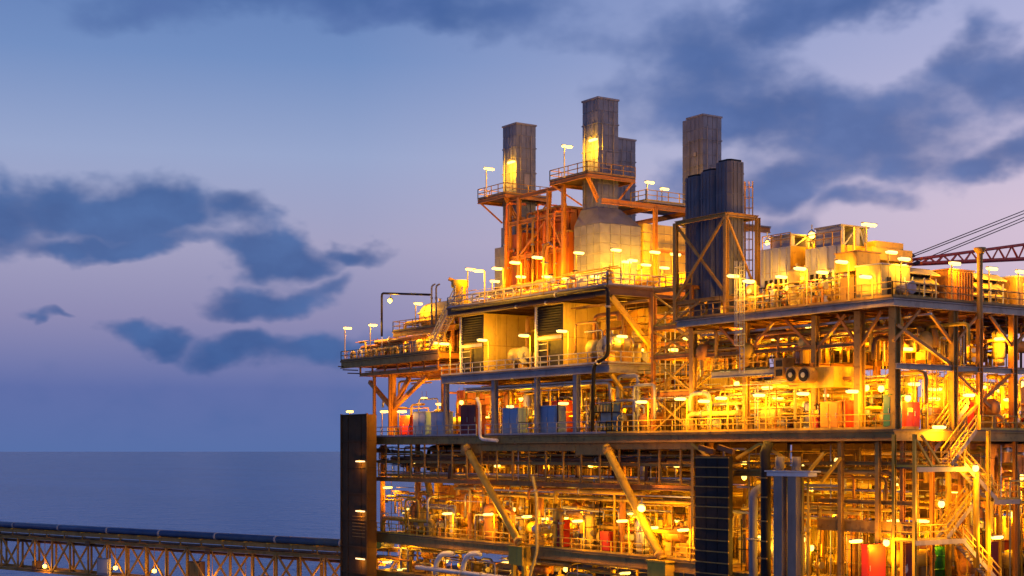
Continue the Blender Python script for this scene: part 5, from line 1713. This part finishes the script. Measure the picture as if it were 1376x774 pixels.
for args in ((.8, 6, 20, 79, Z_CEL, -3.4, 150), (.8, 4, 20, 79, -3.2, .6, 130), (1, 8, 34, 61, Z_MAIN, 7, 110), (.9, 6, 1, 33, Z_MAIN, 6.2, 120), (1.6, 8, 1, 24, 6.4, 10.4, 120), (.9, 6, 0, 19, -9.8, .5, 120), (6, 20, .7, 3, -9.8, .5, 70), (1, 6, 63.5, 84, Z_LC, 13.3, 60), (1, 5.5, 34, 60, Z_UP, 17.4, 50), (.8, 3.4, 1, 20, Z_RUP, 13.2, 50), (6, 18, 1.2, 5, Z_MAIN, 10.2, 60), (.9, 5, 20, 78, Z_SUB, -10.4, 60), (2, 9, 24.5, 33, Z_MAIN, 13, 60)):
    conduits(*args, ['yellow', 'cream', 'orange', 'steel', 'brown', 'dark', 'white'])
for i, (z, a0, a1, d) in enumerate(((-.4, 20, 78, 1.6), (-2.4, 20, 78, 2.4), (.2, 22, 60, 4.2), (6.6, 34.5, 61, 2.2), (6.2, 34.5, 61, 4.0), (9.9, 1.5, 23, 2.2), (5.4, 2, 33, 3.2), (-4.0, 20, 60, 2.0), (-1.0, .5, 19, 1.4), (-3.0, .5, 19, 2.6), (13.6, 34, 41.5, 2), (9.3, 64, 82, 1.8))):
    tray('ladder cable tray', ('high under the main deck', 'low under the main deck', 'deep under the main deck', 'under the mid deck edge', 'deep under the mid deck', 'under the roof deck', 'over the main deck lamps', 'over the cellar pumps', 'under the right deck corner', 'behind the grey columns', 'under the stack deck', 'under the tank deck')[i], (d, a0, z), (d, a1, z), 'silver' if i % 2 else 'steel', .6)
ladder('grey caged ladder dropping from the roof deck edge', None, (-.35, A_at(997, -.35), 6.3), 9.0, 'grey')
ladder('yellow caged ladder on the main deck near the orange container', None, (2.0, A_at(1155, 2), Z_MAIN), 4.6, 'yellow')
ladder('yellow caged ladder on main deck right of the corner column', None, SA(1250, 577, .8), 4.4, 'yellow', face=(0, -1, 0))
ladder('cream ladder on the roof deck by the taller enclosure', None, (1.6, A_at(1125, 1.6), Z_RUP), 3.6, 'cream', False)
ladder('cream ladder on the roof deck by the nearer enclosure', None, (1.6, A_at(1078, 1.6), Z_RUP), 3.4, 'cream', False)

# ---------------------------------------------------------------- lamps
def build_lamps():
    U, M_, MD, RU, C = Z_UP, Z_MID, Z_MAIN, Z_RUP, Z_CEL
    # stack platforms
    lamp_post(657, 227, 5.9, 27.5, 'on the leftmost stack platform', 500, 'cream', 1.3)
    lamp_post(762, 197, 5.9, 27.5, 'on the tallest stack platform', 500, 'cream', 1.3)
    for px, py, lab in ((687, 218, 'wall lamp glowing on the leftmost stack'), (797, 188, 'wall lamp glowing on the tallest stack')):
        c = S(px, py, 7.5)
        t = thing('wall_lamp', lab, 'lamp', c)
        bar(t, 'bracket', c + Vector((0, 0, .15)), c + Vector((.5, 0, .15)), .1, .1, 'grey')
        head(t, c, 'a', 1.3, 420, drop=.6)
    lamp_post(873, 245, 15, 25.12, 'on the frame roof behind the tallest stack', 350, 'cream', 1.2)
    lamp_post(893, 254, 15.5, 25.12, 'on the frame roof, unlit and dark', 0, 'grey', 1.1)
    lamp_post(988, 217, 5.4, 19.9, 'on the silencer frame', 400, 'cream', 1.3)
    # stack deck front
    for px, py in ((643, 364), (668, 361), (692, 353), (722, 346)):
        lamp_post(px, py, -.65, U, 'along the stack deck rail', 420, side=-1)
    for px, py, d, pw in ((778, 340, 3.6, 800), (828, 336, 3.4, 800), (700, 372, 4.6, 500), (800, 372, 5.2, 500), (665, 378, 5.0, 450)):  # last three posts are added to brighten the casings
        lamp_post(px, py, d, U, 'in front of the stack casings', pw)
    for px, py, a, pw in ((842, 352, 41.6, 500), (868, 356, 41.4, 500), (893, 360, 41.2, 500)):  # posts added to brighten the end of the casing
        lamp_post(px, py, D_at(px, a), U, 'added to light the panelled casing', pw)
    for px, py, a in ((880, 339, 34.2), (908, 342, 34.2)):
        d = D_at(px, a)
        lamp_post(px, py, d, U, 'along the stack deck end rail', 600)
    for px, py, d in ((735, 372, 5.2), (762, 375, 5.4), (850, 350, 9)):  # posts added to bring up the glow at the casing feet
        lamp_post(px, py, d, U, 'added to light the stack casings', 450)
    # mid deck front
    for px, py in ((597, 462), (648, 457), (704, 451), (755, 445)):
        lamp_post(px, py, -.65, M_, 'along the mid deck rail', 480, 'cream', side=-1)
    hung_lamp(836, 452, 2.4, U - 1, 'by the raking brace of the left module', 800)
    for px, py, d in ((690, 470, 9), (860, 470, 7), (780, 405, 9), (840, 420, 9)):
        hung_lamp(px, py, d, U - 1, 'under the stack deck', 380)
    # tank deck
    for px, py, d in ((467, 441, .6), (501, 437, 1.2)):
        lamp_post(px, py, d, Z_LC, 'on the tank deck edge', 300, 'cream', 1.1)
    flood(524, 404, 2.3, 'above the cream tank end', 500)
    lamp_post(562, 408, 2.4, 13.7, 'added to light the cream tank', 300, 'cream', 1.1)  # extra post, added to brighten the tank
    for px, py, d in ((558, 455, 2.6), (583, 446, 2.6), (585, 461, 1.4)):
        hung_lamp(px, py, d, 13.2, 'under the tank platform', 320, 1.1)
    lamp_post(632, 362, 2.6, U, 'beside the yellow vent drum', 380)
    # main deck, left
    for px, py, d, pw in ((540, 553, .7, 500), (517, 553, 3.5, 220), (592, 543, 3.2, 400)):
        lamp_post(px, py, d, MD, 'under the tank deck', pw)
    for px, py, d in ((686, 546, 2.4), (757, 542, 2.8), (620, 540, 4), (700, 535, 6), (790, 545, 6), (655, 560, 6), (570, 535, 7), (735, 560, 6.5)):
        hung_lamp(px, py, d, M_ - 1, 'over the blue cabinets', 330)
    # main deck, front rail to the corner
    for px, py in ((862, 540), (914, 536), (946, 539), (969, 535), (1020, 531), (1079, 529), (1145, 526)):
        lamp_post(px, py, -.65, MD, 'along the main deck rail', 360, side=-1)
    for px, py, d in ((845, 545, 4), (893, 545, 5.5), (990, 515, 3.5), (1031, 521, 2.2), (1066, 517, 4.5), (1120, 511, 3), (1164, 520, 2.4), (1184, 521, 1.6), (1110, 530, 6), (1045, 535, 6), (1005, 540, 6)):
        hung_lamp(px, py, d, 6.2, 'over the right module deck', 340)
    for px, py, a in ((1220, 534, .9), (1255, 536, 3.0), (1228, 516, 3.2), (1257, 523, 2.6), (1262, 574, -.2), (1302, 531, .3), (1318, 520, 3), (1345, 525, 3.5), (1356, 537, 1.2), (1372, 515, 3)):
        c = SA(px, py, a)
        hung_lamp(px, py, c.x, Z_RMEZ - .2, 'over the right module end', 430)
    # right module, mid level
    for px, py, d, pw in ((1044, 455, 2.6, 520), (1126, 463, 3.0, 520), (936, 388, 4.5, 420), (966, 389, 3.5, 420), (925, 455, 5, 380), (955, 468, 5, 380), (975, 500, 3, 450), (1000, 440, 7, 300), (1090, 440, 7, 260), (1170, 450, 5, 260), (905, 470, 8, 400), (940, 420, 8, 400), (880, 520, 7.5, 450)):
        hung_lamp(px, py, d, min(Z_RUP - .8, S(px, py, d).z + 1.2), 'at the right module mid-level', pw * .6)
    for px, py, a in ((1345, 455, 1.0), (1219, 469, 3), (1290, 460, 4)):
        c = SA(px, py, a)
        hung_lamp(px, py, c.x, Z_RUP - .8, 'under the roof deck end', 200)
    # roof deck
    for px, py in ((985, 371), (1006, 378), (1075, 361), (1131, 352), (1163, 372)):  # last post is added to light the near side of the cream house
        lamp_post(px, py, -.65, RU, 'along the roof deck rail', 250 if px < 1150 else 120, 'cream', side=-1)
    flood(1031, 326, 4.5, 'on the nearer turbine enclosure', 110, .2)
    flood(1091, 316, 6.0, 'between the turbine enclosures', 160, .3)
    c = S(1168, 302, 4.2)
    t = lamp_post(1168, 302, 4.2, RU, 'on a tall mast on the roof deck', 380, 'cream', 1.6)
    bar(t, 'second_pole', (4.2, c.y + 1.6, RU), (4.2, c.y + 1.6, c.z), .14, .14, 'cream')
    lamp_post(1079, 322, 7, RU, 'between the two turbine enclosures', 160, 'cream')
    for px, py, a in ((1198, 339, 4.4), (1215, 348, 1.2), (1283, 354, .8), (1333, 361, .8), (1372, 365, .8)):
        c = SA(px, py, a)
        lamp_post(px, py, c.x, RU, 'along the roof deck end', 230, 'cream')
    for px, py, d in ((1050, 372, 2.6), (1105, 366, 2.6)):
        lamp_post(px, py, d, RU, 'by the turbine enclosures', 300, 'cream')
    # cellar
    for px, py, d in ((550, 684, 2.0), (601, 690, -.5), (656, 691, -.5), (708, 694, 1.2), (735, 697, 3), (776, 700, -.5), (836, 700, -.5), (877, 709, 1.6), (918, 712, -.5)):
        lamp_post(px, py, d, C, 'along the cellar deck rail', 380, side=-1 if d < 0 else 1)
    for px, py, d in ((570, 684, 6), (630, 690, 6), (660, 678, 6.5), (690, 684, 5), (757, 696, 4), (800, 690, 6), (850, 690, 6), (905, 700, 6), (640, 640, 5), (722, 627, 4)):
        hung_lamp(px, py, d, -3.5, 'over the cellar pumps', 330)
    for px, py, d in ((560, 622, 3.2), (612, 618, 3.0), (668, 626, 3.4), (735, 622, 3.2), (795, 626, 3.0), (858, 622, 3.4), (910, 626, 3.2), (1000, 622, 3.2), (1075, 626, 3.4), (1125, 618, 3), (1175, 640, 3), (1050, 680, 4), (1120, 690, 4), (1205, 650, 2.6)):  # dim lamps added to warm up the dark space under the decks
        hung_lamp(px, py, d, S(px, py, d).z + .6, 'added to light the dark pipe rack', 95, .7)
    flood(862, 683, -.95, 'beside the nearer raking brace', 420, .36, 'very bright round floodlight')
    for px, py, d in ((521, 655, 2.0), (533, 725, 1.0), (545, 690, 5)):
        hung_lamp(px, py, d, S(px, py, d).z + 1.5, 'beside the dark tower', 240)
    for px, py, d in ((600, 752, 3), (680, 756, 3), (760, 764, 3), (840, 770, 3), (520, 755, 3), (540, 765, 2), (640, 765, 4), (720, 768, 4)):
        hung_lamp(px, py, d, Z_CEL - 1.2, 'under the cellar deck', 210)
    for px, py, d in ((1022, 722, 1.2), (1078, 724, 1.0), (1090, 735, 3), (1045, 740, 4), (1000, 715, 4), (1090, 655, 7), (1000, 640, 7)):
        hung_lamp(px, py, d, S(px, py, d).z + 1.2, 'behind the grey columns', 260 if py > 700 else 110)
    for px, py, a in ((1150, 727, .2), (1191, 728, .1), (1265, 676, -3.0), (1311, 628, -3.0), (1340, 722, -3.0), (1285, 660, 2), (1360, 690, 2), (1240, 700, 2.2), (1310, 760, 2), (1372, 640, 1.5), (1200, 700, 3)):
        c = SA(px, py, a)
        hung_lamp(px, py, c.x, c.z + 1.0, 'around the corner stairs', 330)
build_lamps()
sb = link('small_bore_piping', SMALL.mesh('small_bore_piping'), Matrix.Identity(4))
sb['kind'] = 'stuff'
sb['label'] = 'tangle of thin pipes and conduits running through every deck'
sb['category'] = 'piping'
finish_labels()
